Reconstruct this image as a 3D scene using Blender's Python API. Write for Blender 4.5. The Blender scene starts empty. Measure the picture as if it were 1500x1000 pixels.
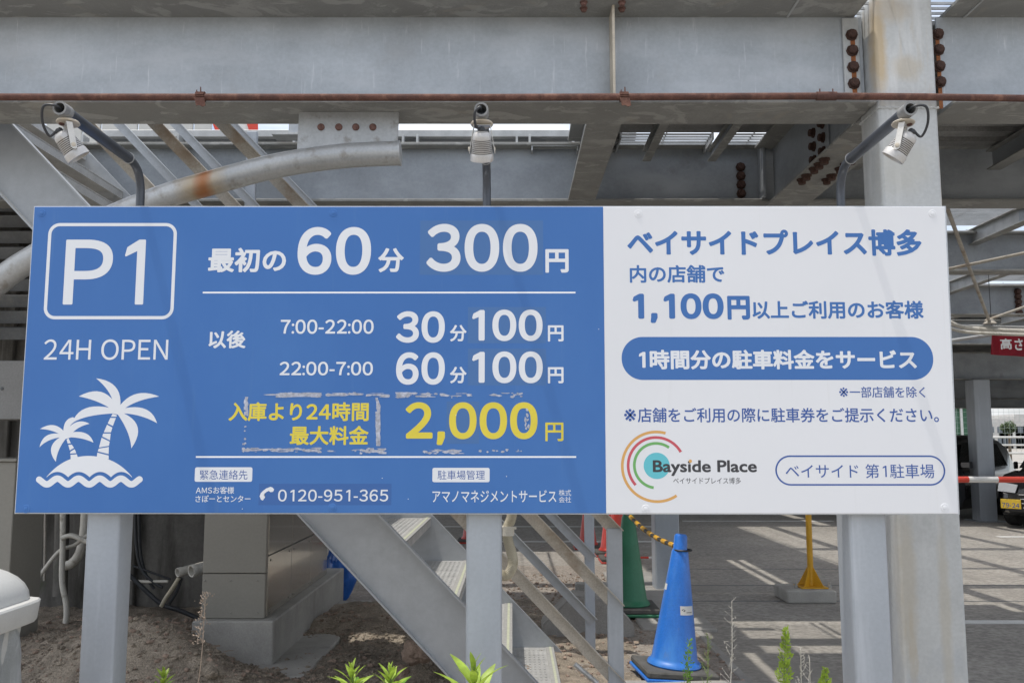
import bpy, bmesh, math, random
from mathutils import Vector, Matrix, noise
R = math.radians
random.seed(7)
scene = bpy.context.scene
COL = scene.collection

# ------------------------------------------------------------------ camera, sky, sun, exposure
FPX, PITCH, CAMZ = 1300.0, R(6.4), 1.4
cam_data = bpy.data.cameras.new("camera")
cam = bpy.data.objects.new("camera", cam_data); COL.objects.link(cam)
cam.location = (0, 0, CAMZ); cam.rotation_euler = (math.pi / 2 + PITCH, 0, 0)
cam_data.sensor_width = 36; cam_data.lens = 36 * FPX / 1500
cam_data.clip_start = 0.05; cam_data.clip_end = 2000
scene.camera = cam

SUN_DIR = Vector((-0.95, -0.24, 3.5)).normalized()      # towards the sun
world = bpy.data.worlds.new("World"); scene.world = world; world.use_nodes = True
wn = world.node_tree.nodes; wl = world.node_tree.links; wn.clear()
sky = wn.new("ShaderNodeTexSky"); sky.sky_type = 'NISHITA'; sky.sun_disc = False
sky.sun_elevation = math.asin(SUN_DIR.z); sky.sun_rotation = math.atan2(SUN_DIR.x, SUN_DIR.y)
sky.air_density = 1.0; sky.dust_density = 3.5; sky.ozone_density = 1.0
wtc = wn.new("ShaderNodeTexCoord"); wmp = wn.new("ShaderNodeMapping"); wmp.inputs['Scale'].default_value = (1, 1, 3.0)
wno = wn.new("ShaderNodeTexNoise"); wno.inputs['Scale'].default_value = 2.2; wno.inputs['Detail'].default_value = 7; wno.inputs['Roughness'].default_value = .55
wra = wn.new("ShaderNodeValToRGB"); wra.color_ramp.elements[0].position = .36; wra.color_ramp.elements[1].position = .62
wmx = wn.new("ShaderNodeMixRGB"); wmx.inputs[2].default_value = (7.6, 7.8, 8.1, 1)
bg = wn.new("ShaderNodeBackground"); bg.inputs[1].default_value = 0.135
wo = wn.new("ShaderNodeOutputWorld")
wl.new(wtc.outputs['Generated'], wmp.inputs[0]); wl.new(wmp.outputs[0], wno.inputs[0]); wl.new(wno.outputs[0], wra.inputs[0])
wl.new(wra.outputs[0], wmx.inputs[0]); wl.new(sky.outputs[0], wmx.inputs[1]); wl.new(wmx.outputs[0], bg.inputs[0]); wl.new(bg.outputs[0], wo.inputs[0])
sd = bpy.data.lights.new("sun", 'SUN'); sd.energy = 2.2; sd.angle = R(0.6); sd.color = (1, .95, .87)
sun = bpy.data.objects.new("sun", sd); COL.objects.link(sun)
sun.rotation_euler = SUN_DIR.to_track_quat('Z', 'Y').to_euler(); sun.location = (0, 0, 30)
scene.view_settings.view_transform = 'Standard'; scene.view_settings.look = 'None'
scene.view_settings.exposure = 0.58; scene.view_settings.gamma = 1.0; scene.view_settings.use_curve_mapping = False
scene.cycles.max_bounces = 8; scene.cycles.diffuse_bounces = 5
scene.cycles.use_denoising = True

_c, _s = math.cos(PITCH), math.sin(PITCH)
def ray(x, y):
    u, v = x - 750, 500 - y
    return Vector((u, _c * FPX - _s * v, _s * FPX + _c * v))
def P(x, y, Y):                      # photo point on the vertical plane at distance Y
    d = ray(x, y); return Vector((0, 0, CAMZ)) + d * (Y / d.y)
def PG(x, y, z=0.0):                 # photo point on the horizontal plane z
    d = ray(x, y); return Vector((0, 0, CAMZ)) + d * ((z - CAMZ) / d.z)

# ------------------------------------------------------------------ materials
def mat(name, base, rough=.6, metal=0.0, var=.12, scale=4.0, bump=0.0, bscale=60.0, stains=(), spec=.5, coord='Object', stretch=(1, 1, 1), fine=.05, trans=0, coat=0, dist=0):
    m = bpy.data.materials.new(name); m.use_nodes = True
    nt = m.node_tree; n = nt.nodes; l = nt.links
    b = n['Principled BSDF']; b.inputs['Roughness'].default_value = rough; b.inputs['Metallic'].default_value = metal
    b.inputs['Specular IOR Level'].default_value = spec
    if coat: b.inputs['Coat Weight'].default_value = coat; b.inputs['Coat Roughness'].default_value = .05
    if trans: b.inputs['Transmission Weight'].default_value = trans
    tc = n.new('ShaderNodeTexCoord')
    def nz(sc, st, det=6, off=0):
        mp = n.new('ShaderNodeMapping'); mp.inputs['Scale'].default_value = st; mp.inputs['Location'].default_value = (off, off * .7, off * .3)
        t = n.new('ShaderNodeTexNoise'); t.inputs['Scale'].default_value = sc; t.inputs['Detail'].default_value = det; t.inputs['Roughness'].default_value = .6; t.inputs['Distortion'].default_value = dist
        l.new(tc.outputs[coord], mp.inputs[0]); l.new(mp.outputs[0], t.inputs[0]); return t
    t1 = nz(scale, stretch)
    r = n.new('ShaderNodeValToRGB'); r.color_ramp.elements[0].position = .32; r.color_ramp.elements[1].position = .68
    c = Vector(base)
    lo = c * (1 - var); hi = c * (1 + var)
    r.color_ramp.elements[0].color = (*lo, 1); r.color_ramp.elements[1].color = (*hi, 1)
    l.new(t1.outputs[0], r.inputs[0]); out = r.outputs[0]
    if fine:
        t2 = nz(scale * 22, stretch, 3, 5)
        r2 = n.new('ShaderNodeValToRGB'); r2.color_ramp.elements[0].position = .35; r2.color_ramp.elements[1].position = .65
        r2.color_ramp.elements[0].color = (1 - fine * 2,) * 3 + (1,); r2.color_ramp.elements[1].color = (1 + fine,) * 3 + (1,)
        mx = n.new('ShaderNodeMixRGB'); mx.blend_type = 'MULTIPLY'; mx.inputs[0].default_value = 1
        l.new(t2.outputs[0], r2.inputs[0]); l.new(out, mx.inputs[1]); l.new(r2.outputs[0], mx.inputs[2]); out = mx.outputs[0]
    for k, (col, sc, p0, p1, st) in enumerate(stains):
        t3 = nz(sc, st, 8, 11 + 7 * k)
        r3 = n.new('ShaderNodeValToRGB'); r3.color_ramp.elements[0].position = p0; r3.color_ramp.elements[1].position = p1
        mx = n.new('ShaderNodeMixRGB'); mx.inputs[2].default_value = (*col, 1)
        l.new(t3.outputs[0], r3.inputs[0]); l.new(r3.outputs[0], mx.inputs[0]); l.new(out, mx.inputs[1]); out = mx.outputs[0]
    l.new(out, b.inputs['Base Color'])
    if bump:
        t4 = nz(bscale, (1, 1, 1), 6, 3)
        bp = n.new('ShaderNodeBump'); bp.inputs['Strength'].default_value = bump; bp.inputs['Distance'].default_value = .02
        l.new(t4.outputs[0], bp.inputs['Height']); l.new(bp.outputs[0], b.inputs['Normal'])
    return m

M = {}
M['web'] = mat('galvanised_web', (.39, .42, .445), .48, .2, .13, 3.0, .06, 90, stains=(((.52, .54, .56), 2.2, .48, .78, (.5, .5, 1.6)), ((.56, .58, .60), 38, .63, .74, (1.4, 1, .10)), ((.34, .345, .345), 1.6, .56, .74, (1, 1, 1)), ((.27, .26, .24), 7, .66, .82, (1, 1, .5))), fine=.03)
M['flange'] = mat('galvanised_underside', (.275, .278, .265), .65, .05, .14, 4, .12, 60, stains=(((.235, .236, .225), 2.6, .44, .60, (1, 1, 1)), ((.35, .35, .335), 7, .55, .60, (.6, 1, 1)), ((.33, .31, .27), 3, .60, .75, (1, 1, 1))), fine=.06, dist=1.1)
M['paint'] = mat('grey_paint', (.36, .39, .425), .42, .0, .06, 3, .02, 50, stains=(((.45, .48, .52), 4, .55, .75, (3, 3, .3)), ((.26, .22, .17), 26, .735, .76, (1, 1, 1))), fine=.02)
M['column'] = mat('column_paint', (.47, .485, .485), .5, 0, .09, 2.5, .04, 60, stains=(((.42, .34, .22), 3.2, .60, .80, (2.5, 2.5, .35)), ((.58, .59, .59), 4, .55, .75, (3, 3, .4)), ((.33, .36, .40), 2, .54, .72, (1, 1, .6))), fine=.03)
M['stair'] = mat('stair_steel', (.385, .405, .425), .45, .3, .07, 22, .04, 120, stains=(((.33, .345, .36), 1.6, .45, .75, (1, 1, 1)), ((.24, .22, .19), 34, .70, .75, (1, 1, 1))), fine=.07)
M['tread'] = mat('tread_steel', (.48, .48, .47), .45, .3, .15, 8, .1, 150, fine=.1)
M['nosing'] = mat('nosing_strip', (.42, .44, .33), .6, 0, .12, 30)
M['nosegrey'] = mat('nosing_grey', (.30, .30, .29), .7, 0, .15, 40)
M['brown'] = mat('weathered_angle', (.42, .39, .34), .6, .1, .2, 6, .06, 80, stains=(((.24, .17, .11), 5, .52, .72, (1, 1, 1)),), fine=.08)
M['pipe'] = mat('galvanised_pipe', (.43, .44, .44), .4, .35, .1, 4, .03, 80, stains=(((.28, .27, .25), 14, .56, .68, (1, 1, 1)),), fine=.04)
M['rust'] = mat('rusty_iron', (.125, .055, .040), .85, 0, .3, 18, .3, 200, stains=(((.20, .10, .07), 30, .5, .7, (1, 1, 1)), ((.07, .035, .03), 7, .5, .7, (1, 1, 1))), fine=.15)
M['ruststain'] = mat('rust_streak', (.30, .11, .04), .85, 0, .3, 30, .2, 120, fine=.1)
M['bolt'] = mat('rusty_bolt', (.075, .038, .028), .8, .1, .35, 60, .3, 200)
M['boltred'] = mat('primer_bolt', (.17, .09, .075), .8, 0, .35, 60, .3, 200)
M['edge'] = mat('cream_edge', (.52, .47, .38), .7, 0, .15, 12)
M['dark'] = mat('dark_steel', (.13, .14, .15), .6, .1, .25, 3, stains=(((.2, .2, .19), 5, .55, .7, (1, 1, 1)),))
M['rear'] = mat('rear_web', (.30, .325, .35), .55, .2, .2, 2.5, .04, 60, stains=(((.39, .415, .44), 2.2, .5, .75, (.6, .6, 1.6)), ((.16, .16, .16), 3, .62, .8, (1, 1, 1))), fine=.03)
M['deck'] = mat('deck_sheet', (.24, .24, .235), .7, .1, .3, 3, fine=.08)
M['grate'] = mat('grating_steel', (.42, .43, .43), .5, .2, .15, 8)
M['blue'] = mat('sign_blue', (.043, .150, .42), .38, 0, .035, .8, stains=(((.058, .178, .455), 2.2, .45, .8, (1, 1, .5)), ((.072, .185, .43), 30, .60, .85, (1, 1, .05)), ((.09, .20, .42), 60, .74, .80, (1, 1, 1))), fine=.0, spec=.4)
M['bluestick'] = mat('sticker_blue', (.070, .168, .385), .5, 0, .02, 2, fine=0, spec=.3)
M['bluedark'] = mat('sticker_dark_blue', (.050, .135, .37), .5, 0, .02, 2, fine=0, spec=.3)
M['white'] = mat('sign_white', (.735, .745, .765), .38, 0, .02, .9, stains=(((.70, .71, .73), 1.8, .5, .8, (1, 1, .4)), ((.66, .665, .67), 30, .60, .88, (1, 1, .05)), ((.60, .60, .59), 60, .75, .82, (1, 1, 1))), fine=.0, spec=.4)
M['inkwhite'] = mat('ink_white', (.74, .76, .79), .5, 0, .02, 2, fine=0, spec=.3)
M['inkline'] = mat('line_white', (.9, .9, .9), .5, 0, .01, 2, fine=0, spec=.3)
M['inkblue'] = mat('ink_blue', (.055, .16, .42), .5, 0, .02, 2, fine=0, spec=.3)
M['inknavy'] = mat('ink_navy', (.05, .11, .34), .5, 0, .02, 2, fine=0, spec=.3)
M['inkyellow'] = mat('ink_yellow', (.72, .60, .07), .5, 0, .04, 8, fine=0, spec=.3)
M['inkblack'] = mat('ink_black', (.04, .04, .045), .5, 0, .02, 2, fine=0)
M['lorange'] = mat('logo_orange', (.66, .36, .11), .5, 0, .02, 2, fine=0)
M['lred'] = mat('logo_red', (.55, .085, .11), .5, 0, .02, 2, fine=0)
M['lgreen'] = mat('logo_green', (.15, .40, .12), .5, 0, .02, 2, fine=0)
M['lteal'] = mat('logo_teal', (.12, .50, .57), .5, 0, .02, 2, fine=0)
M['alu'] = mat('board_edge', (.50, .52, .54), .4, .4, .08, 9)
M['dirt'] = mat('dirt_film', (.30, .29, .26), .9, 0, .3, 40)
M['glue'] = mat('tape_residue', (.43, .45, .52), .8, 0, .35, 60, .2, 200, fine=.1)
M['lamp'] = mat('lamp_shell', (.50, .49, .475), .4, .3, .1, 20, stains=(((.36, .25, .17), 25, .62, .76, (1, 1, .3)),))
M['grooveshade'] = mat('groove_shade_dirt', (.16, .15, .14), .5, .3, .1, 20)  # dark tone carries the shade and dirt between the lamp fins
M['bracket'] = mat('lamp_bracket', (.60, .59, .56), .5, .1, .1, 20)
M['plate'] = mat('lamp_plate', (.50, .45, .37), .6, 0, .2, 30, stains=(((.18, .08, .04), 30, .6, .7, (1, 1, 1)),))
M['arm'] = mat('lamp_arm_paint', (.055, .062, .075), .3, .2, .2, 10, stains=(((.2, .21, .22), 22, .66, .76, (1, 1, 1)),), fine=.05)
M['collar'] = mat('arm_collar', (.24, .24, .235), .5, .2, .2, 30)
M['cable'] = mat('cable_black', (.03, .033, .038), .5, 0, .2, 20)
M['cabinet'] = mat('cabinet_taupe', (.255, .245, .215), .42, 0, .05, 3, fine=.02)
M['cabside'] = mat('cabinet_gloss', (.45, .42, .36), .14, .65, .05, 3, fine=.0, coat=.6)
M['plinth'] = mat('plinth_concrete', (.36, .35, .325), .85, 0, .13, 5, .15, 60, stains=(((.25, .24, .22), 4, .55, .75, (1.5, 1.5, .4)),))
M['wall'] = mat('stained_wall', (.155, .148, .135), .9, 0, .25, 1.8, .2, 40, stains=(((.045, .042, .036), 2.2, .46, .66, (2.2, 2.2, .35)), ((.28, .28, .265), 2.8, .64, .78, (3, 3, .3)), ((.06, .075, .04), 3.0, .64, .78, (1, 1, .6))))
M['soil'] = mat('brown_soil', (.30, .255, .20), .95, 0, .35, 7, .9, 70, stains=(((.42, .355, .29), 25, .58, .72, (1, 1, 1)), ((.16, .128, .102), 5, .52, .72, (1, 1, 1))), fine=.2)
M['clod'] = mat('soil_clod', (.34, .255, .20), .95, 0, .3, 20, .9, 80, fine=.15)
M['gravel'] = mat('gravel', (.33, .29, .25), .95, 0, .3, 30, .7, 120, stains=(((.48, .44, .40), 60, .58, .66, (1, 1, 1)), ((.22, .195, .17), 3, .52, .7, (1, 1, 1))), fine=.2)
M['asphalt'] = mat('lot_surface', (.32, .30, .27), .92, 0, .12, 1.1, .35, 160, stains=(((.255, .24, .215), 1.3, .52, .7, (1, 1, 1)), ((.37, .345, .31), 90, .6, .7, (1, 1, 1))), fine=.15)
M['kerb'] = mat('kerb_concrete', (.30, .29, .27), .9, 0, .15, 5, .25, 80)
M['linepaint'] = mat('line_paint', (.62, .62, .60), .8, 0, .12, 6, stains=(((.35, .34, .32), 14, .62, .75, (1, 1, 1)),))
M['coneblue'] = mat('cone_blue', (.022, .165, .60), .38, 0, .08, 5, coat=.1, stains=(((.05, .22, .62), 8, .5, .7, (1, 1, .4)), ((.10, .17, .36), 16, .62, .8, (1, 1, .5))))
M['conegreen'] = mat('cone_green', (.025, .17, .085), .45, 0, .12, 6)
M['conered'] = mat('cone_red', (.50, .045, .03), .45, 0, .1, 6)
M['rubber'] = mat('cone_weight', (.09, .088, .082), .85, 0, .25, 14, .2, 90)
M['yellow'] = mat('pole_yellow', (.62, .33, .015), .45, 0, .08, 9)
M['blackp'] = mat('bar_black', (.03, .03, .03), .5, 0, .1, 9)
M['redp'] = mat('bar_red', (.60, .05, .025), .45, 0, .05, 9)
M['whitep'] = mat('bar_white', (.68, .68, .66), .5, 0, .05, 9)
M['banner'] = mat('banner_red', (.33, .018, .04), .7, 0, .12, 6)
M['tarp'] = mat('tarp_blue', (.015, .11, .42), .4, 0, .2, 10)
M['bin'] = mat('bin_plastic', (.50, .50, .475), .5, 0, .05, 6, fine=.02)
M['bag'] = mat('bin_bag', (.46, .48, .475), .3, 0, .18, 9, stains=(((.62, .63, .63), 9, .55, .7, (2, 2, .4)),))
M['pvc'] = mat('conduit_pvc', (.60, .58, .52), .5, 0, .12, 9, stains=(((.25, .22, .17), 14, .58, .75, (1, 1, 1)),))
M['hose'] = mat('flex_hose', (.46, .42, .32), .6, 0, .12, 12, stains=(((.25, .21, .14), 14, .6, .75, (1, 1, 1)),))
M['leaf'] = mat('fresh_leaf', (.15, .31, .035), .45, 0, .3, 12, fine=.08)
M['leafy'] = mat('young_leaf', (.31, .43, .06), .45, 0, .35, 30, fine=.05)
M['stem'] = mat('green_stem', (.16, .22, .06), .6, 0, .2, 20)
M['dry'] = mat('dry_stalk', (.30, .235, .18), .9, 0, .25, 40)
M['drywhite'] = mat('dry_pale', (.42, .40, .35), .9, 0, .2, 40)
M['car'] = mat('car_black', (.010, .010, .012), .18, 0, .1, 4, coat=.8, fine=0)
M['carglass'] = mat('car_glass', (.03, .035, .035), .05, 0, .1, 4, fine=0, spec=.9)
M['chrome'] = mat('car_chrome', (.55, .56, .58), .25, .8, .05, 9, fine=0)
M['tyre'] = mat('tyre', (.025, .025, .025), .85, 0, .2, 20)
M['plateyel'] = mat('number_plate', (.70, .47, .04), .5, 0, .05, 9, fine=0)
M['lampglass'] = mat('headlamp', (.45, .47, .5), .1, .2, .05, 9, fine=0)
M['net'] = mat('green_net', (.06, .15, .09), .8, 0, .2, 3)
M['fence'] = mat('fence_wire', (.42, .48, .46), .5, .2, .1, 9)
M['city'] = mat('far_building', (.50, .49, .47), .9, 0, .08, .1)
M['cityd'] = mat('far_window', (.12, .14, .16), .4, 0, .1, .3)
M['tree'] = mat('far_foliage', (.06, .09, .035), .8, 0, .3, 3)
M['trunk'] = mat('trunk', (.12, .09, .06), .9, 0, .2, 9)
def two_sided_thin(m, f):
    b = m.node_tree.nodes['Principled BSDF']
    b.inputs['Subsurface Weight'].default_value = 0
    nt = m.node_tree; tr = nt.nodes.new('ShaderNodeBsdfTranslucent'); ms = nt.nodes.new('ShaderNodeMixShader'); ms.inputs[0].default_value = f
    src = b.inputs['Base Color'].links[0].from_socket
    nt.links.new(src, tr.inputs[0]); nt.links.new(b.outputs[0], ms.inputs[1]); nt.links.new(tr.outputs[0], ms.inputs[2])
    nt.links.new(ms.outputs[0], nt.nodes['Material Output'].inputs[0])
two_sided_thin(M['leaf'], .35); two_sided_thin(M['leafy'], .35); two_sided_thin(M['bag'], .3)

# ------------------------------------------------------------------ mesh helpers (world coordinates in, root-relative out)
class MB:
    def __init__(s): s.bm = bmesh.new()
    def box(s, a, b, bev=0, M4=None, seg=1):
        a = Vector(a); b = Vector(b)
        vs = [s.bm.verts.new(((b if i & 1 else a).x, (b if i & 2 else a).y, (b if i & 4 else a).z)) for i in range(8)]
        for q in ((0, 2, 3, 1), (4, 5, 7, 6), (0, 1, 5, 4), (2, 6, 7, 3), (0, 4, 6, 2), (1, 3, 7, 5)): s.bm.faces.new([vs[k] for k in q])
        if bev:
            es = list({e for v in vs for e in v.link_edges})
            r2 = bmesh.ops.bevel(s.bm, geom=es, offset=bev, segments=seg, affect='EDGES', profile=.5)
            vs = list({v for f in r2['faces'] for v in f.verts} | {v for v in vs if v.is_valid})
        if M4 is not None:
            for v in vs: v.co = M4 @ v.co
        return vs
    def tube(s, pts, r, n=12, caps=True, closed=False):
        pts = [Vector(p) for p in pts]; rs = r if isinstance(r, (list, tuple)) else [r] * len(pts)
        rings = []; prev = None
        for i, p in enumerate(pts):
            t = (pts[min(i + 1, len(pts) - 1)] - pts[max(i - 1, 0)]).normalized()
            if prev is None: u = t.orthogonal().normalized()
            else: u = (prev - t * prev.dot(t)).normalized()
            prev = u; w = t.cross(u)
            rings.append([s.bm.verts.new(p + (u * math.cos(2 * math.pi * k / n) + w * math.sin(2 * math.pi * k / n)) * rs[i]) for k in range(n)])
        for a, b in zip(rings, rings[1:]):
            for k in range(n): s.bm.faces.new((a[k], a[(k + 1) % n], b[(k + 1) % n], b[k]))
        if caps: s.bm.faces.new(rings[0][::-1]); s.bm.faces.new(rings[-1])
        return s
    def lathe(s, prof, origin, axis=(0, 0, 1), n=24):     # prof: (radius, height)
        o = Vector(origin); ax = Vector(axis).normalized(); u = ax.orthogonal().normalized(); w = ax.cross(u)
        rings = []
        for r, h in prof:
            rings.append([s.bm.verts.new(o + ax * h + (u * math.cos(2 * math.pi * k / n) + w * math.sin(2 * math.pi * k / n)) * max(r, 1e-5)) for k in range(n)])
        for a, b in zip(rings, rings[1:]):
            for k in range(n): s.bm.faces.new((a[k], a[(k + 1) % n], b[(k + 1) % n], b[k]))
        s.bm.faces.new(rings[0][::-1]); s.bm.faces.new(rings[-1]); return s
    def poly(s, pts):
        f = s.bm.faces.new([s.bm.verts.new(Vector(p)) for p in pts])
        return f
    def prism(s, pts, d):                       # closed outline extruded by vector d
        d = Vector(d); a = [s.bm.verts.new(Vector(p)) for p in pts]; b = [s.bm.verts.new(Vector(p) + d) for p in pts]
        s.bm.faces.new(a); s.bm.faces.new(b[::-1])
        for i in range(len(a)): s.bm.faces.new((a[i], b[i], b[(i + 1) % len(a)], a[(i + 1) % len(a)]))
        return s
ORG = {}
def setp(o, label=None, cat=None, group=None, kind=None):
    for k, v in (('label', label), ('category', cat), ('group', group), ('kind', kind)):
        if v: o[k] = v
    return o
def thing(name, loc, label, cat, group=None):
    o = bpy.data.objects.new(name, None); COL.objects.link(o); o.location = Vector(loc); o.empty_display_size = .1
    ORG[o] = Vector(loc); return setp(o, label, cat, group)
def obj(name, mb, m, parent=None, smooth=35, label=None, cat=None, group=None, kind=None, tri=False):
    bm = mb.bm if isinstance(mb, MB) else mb
    if tri: bmesh.ops.triangulate(bm, faces=bm.faces[:])
    bmesh.ops.recalc_face_normals(bm, faces=bm.faces[:])
    if parent is not None: org = ORG[parent]
    else:
        xs = [v.co for v in bm.verts]
        org = Vector(((min(v.x for v in xs) + max(v.x for v in xs)) / 2, (min(v.y for v in xs) + max(v.y for v in xs)) / 2, min(v.z for v in xs)))
    for v in bm.verts: v.co -= org
    me = bpy.data.meshes.new(name); bm.to_mesh(me); bm.free()
    if smooth:
        me.shade_smooth(); me.set_sharp_from_angle(angle=R(smooth))
    me.materials.append(m if not isinstance(m, str) else M[m])
    o = bpy.data.objects.new(name, me); COL.objects.link(o)
    ORG[o] = org
    if parent is not None: o.parent = parent
    else: o.location = org
    return setp(o, label, cat, group, kind)
def place(name, mesh, loc, parent=None, rot=(0, 0, 0), scale=(1, 1, 1), **k):   # share a mesh, loc in world
    o = bpy.data.objects.new(name, mesh); COL.objects.link(o)
    o.location = Vector(loc) - (ORG[parent] if parent is not None else Vector((0, 0, 0)))
    o.rotation_euler = rot; o.scale = scale
    if parent is not None: o.parent = parent
    ORG[o] = Vector(loc); return setp(o, **k)
def mesh_of(mb, m, smooth=35):
    me = bpy.data.meshes.new('shared'); bmesh.ops.recalc_face_normals(mb.bm, faces=mb.bm.faces[:]); mb.bm.to_mesh(me); mb.bm.free()
    if smooth: me.shade_smooth(); me.set_sharp_from_angle(angle=R(smooth))
    me.materials.append(M[m]); return me
def B(name, a, b, m, parent=None, bev=.003, **k):
    mb = MB(); mb.box(a, b, bev); return obj(name, mb, m, parent, **k)
def spline(pts, n=8):
    pts = [Vector(p) for p in pts]; out = []
    for i in range(len(pts) - 1):
        p0 = pts[max(i - 1, 0)]; p1 = pts[i]; p2 = pts[i + 1]; p3 = pts[min(i + 2, len(pts) - 1)]
        for k in range(n):
            t = k / n
            out.append(.5 * ((2 * p1) + (p2 - p0) * t + (2 * p0 - 5 * p1 + 4 * p2 - p3) * t * t + (3 * p1 - p0 - 3 * p2 + p3) * t ** 3))
    out.append(pts[-1]); return out

def patch_stain(m, center, size, col, strength=1.0, nsc=8, ramp=(.35, .75)):   # a local corrosion stain on one spot of an object
    nt = m.node_tree; n = nt.nodes; l = nt.links; b = n['Principled BSDF']; src = b.inputs['Base Color'].links[0].from_socket
    tc = n.new('ShaderNodeTexCoord'); mp = n.new('ShaderNodeMapping'); mp.vector_type = 'TEXTURE'; mp.inputs['Location'].default_value = center; mp.inputs['Scale'].default_value = size
    g = n.new('ShaderNodeTexGradient'); g.gradient_type = 'SPHERICAL'; l.new(tc.outputs['Object'], mp.inputs[0]); l.new(mp.outputs[0], g.inputs[0])
    t = n.new('ShaderNodeTexNoise'); t.inputs['Scale'].default_value = nsc; t.inputs['Detail'].default_value = 5; l.new(tc.outputs['Object'], t.inputs[0])
    ml = n.new('ShaderNodeMath'); ml.operation = 'MULTIPLY_ADD'; l.new(t.outputs[0], ml.inputs[0]); ml.inputs[1].default_value = .55; l.new(g.outputs[0], ml.inputs[2])
    r = n.new('ShaderNodeMapRange'); r.inputs[1].default_value = ramp[0]; r.inputs[2].default_value = ramp[1]; r.inputs[4].default_value = strength; l.new(ml.outputs[0], r.inputs[0])
    g2 = n.new('ShaderNodeMath'); g2.operation = 'MULTIPLY'; l.new(r.outputs[0], g2.inputs[0])
    r2 = n.new('ShaderNodeMapRange'); r2.inputs[2].default_value = .15; l.new(g.outputs[0], r2.inputs[0]); l.new(r2.outputs[0], g2.inputs[1])
    mx = n.new('ShaderNodeMixRGB'); mx.inputs[2].default_value = (*col, 1); l.new(g2.outputs[0], mx.inputs[0]); l.new(src, mx.inputs[1]); l.new(mx.outputs[0], b.inputs['Base Color'])
# ------------------------------------------------------------------ ground
def fbm(x, y, s, seed=0):
    return noise.fractal(Vector((x * s, y * s, seed)), 1.0, 2.0, 5)
B('lot_ground', (-200, -60, -.5), (200, 400, 0), 'asphalt', None, 0, kind='structure')
def soil_h(x, y):
    h = .012 + .36 * math.exp(-((x + 2.08) / .50) ** 2 - ((y - 5.15) / .36) ** 2)
    h += .24 * math.exp(-((x + 2.9) / .6) ** 2 - ((y - 5.5) / .5) ** 2)
    h += .14 * math.exp(-((x + 1.55) / .32) ** 2 - ((y - 4.85) / .22) ** 2)
    h += .16 * math.exp(-((x + .9) / .6) ** 2 - ((y - 6.9) / .6) ** 2)
    h += .10 * math.exp(-((x + .45) / .5) ** 2 - ((y - 5.2) / .3) ** 2)
    h += .035 * fbm(x, y, 2.2) + .016 * fbm(x, y, 9, 4) + .006 * fbm(x, y, 34, 8)
    e = min(1, max(0, (1.0 - x) / .35), max(0, (8.4 - y) / .6))
    return h * e - .02 * (1 - e) + .012 * e
def field(x0, x1, y0, y1, nx, ny, fn):
    mb = MB(); g = [[mb.bm.verts.new((x0 + (x1 - x0) * i / nx, y0 + (y1 - y0) * j / ny, fn(x0 + (x1 - x0) * i / nx, y0 + (y1 - y0) * j / ny))) for j in range(ny + 1)] for i in range(nx + 1)]
    for i in range(nx):
        for j in range(ny): mb.bm.faces.new((g[i][j], g[i + 1][j], g[i + 1][j + 1], g[i][j + 1]))
    return mb
obj('soil_mound', field(-5.5, 1.0, 3.6, 8.4, 300, 220, soil_h), 'soil', None, smooth=180, kind='structure')
obj('gravel_ground', field(-5.5, 1.38, 1.2, 10.2, 200, 260, lambda x, y: .006 + .008 * fbm(x, y, 12, 2) + .004), 'gravel', None, smooth=180, kind='structure')
# loose stones and crumbs on the soil
mb = MB(); rnd = random.Random(3)
_t = bmesh.new(); bmesh.ops.create_icosphere(_t, subdivisions=1, radius=1); IV = [v.co.copy() for v in _t.verts]; IF = [[v.index for v in f.verts] for f in _t.faces]; _t.free()
for k in range(6500):
    x = rnd.uniform(-3.6, 1.36); y = rnd.uniform(4.2, 9.6) if x > -1 else rnd.uniform(4.2, 7.2)
    z = max(soil_h(x, y) if x < 1 else 0, .012)
    s = rnd.choice((.004, .005, .006, .008, .014)) * rnd.uniform(.7, 1.4); a = rnd.uniform(0, 6)
    vv = [mb.bm.verts.new((x + s * (1.3 * p.x * math.cos(a) - .9 * p.y * math.sin(a)) * rnd.uniform(.75, 1.2), y + s * (1.3 * p.x * math.sin(a) + .9 * p.y * math.cos(a)) * rnd.uniform(.75, 1.2), z + s * (.2 + .7 * p.z * rnd.uniform(.8, 1.2)))) for p in IV]
    for f in IF: mb.bm.faces.new([vv[q] for q in f])
obj('loose_stones', mb, 'clod', None, smooth=0, kind='stuff', label='small brown stones and crumbs scattered over the soil and gravel', cat='gravel')
def clod(c, r, label, m='clod'):
    mb = MB(); bmesh.ops.create_icosphere(mb.bm, subdivisions=4, radius=r, matrix=Matrix.Translation(c))
    for v in mb.bm.verts:
        d = (v.co - c).normalized(); v.co += d * r * (.35 * noise.fractal(v.co * (2.2 / r) * .5, 1, 2, 4) + .1 * noise.fractal(v.co * (9 / r) * .4, 1, 2, 3)); v.co.z = c.z + (v.co.z - c.z) * .8
    return obj('soil_clod', mb, m, None, smooth=60, label=label, cat='clod')
c = P(612, 955, 5.0); clod(c, .085, 'reddish brown lump of earth beside the lower stair stringer')
c = P(585, 986, 4.9); clod(c, .05, 'small crumbling earth lump just left of the stair foot')
c = P(310, 985, 4.75); clod(c, .035, 'small round earth lump at the foot of the mound', 'soil')
mb = MB(); rnd = random.Random(9)
for k in range(9000):
    x = rnd.uniform(-3.2, -.2); y = rnd.uniform(4.3, 6.4); z = soil_h(x, y); s = rnd.choice((.004, .005, .007, .010, .015)) * rnd.uniform(.7, 1.3)
    vv = [mb.bm.verts.new((x + s * p.x * rnd.uniform(.7, 1.3), y + s * p.y * rnd.uniform(.7, 1.3), z + s * (.15 + .7 * p.z * rnd.uniform(.7, 1.2)))) for p in IV]
    for f in IF: mb.bm.faces.new([vv[q] for q in f])
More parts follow.
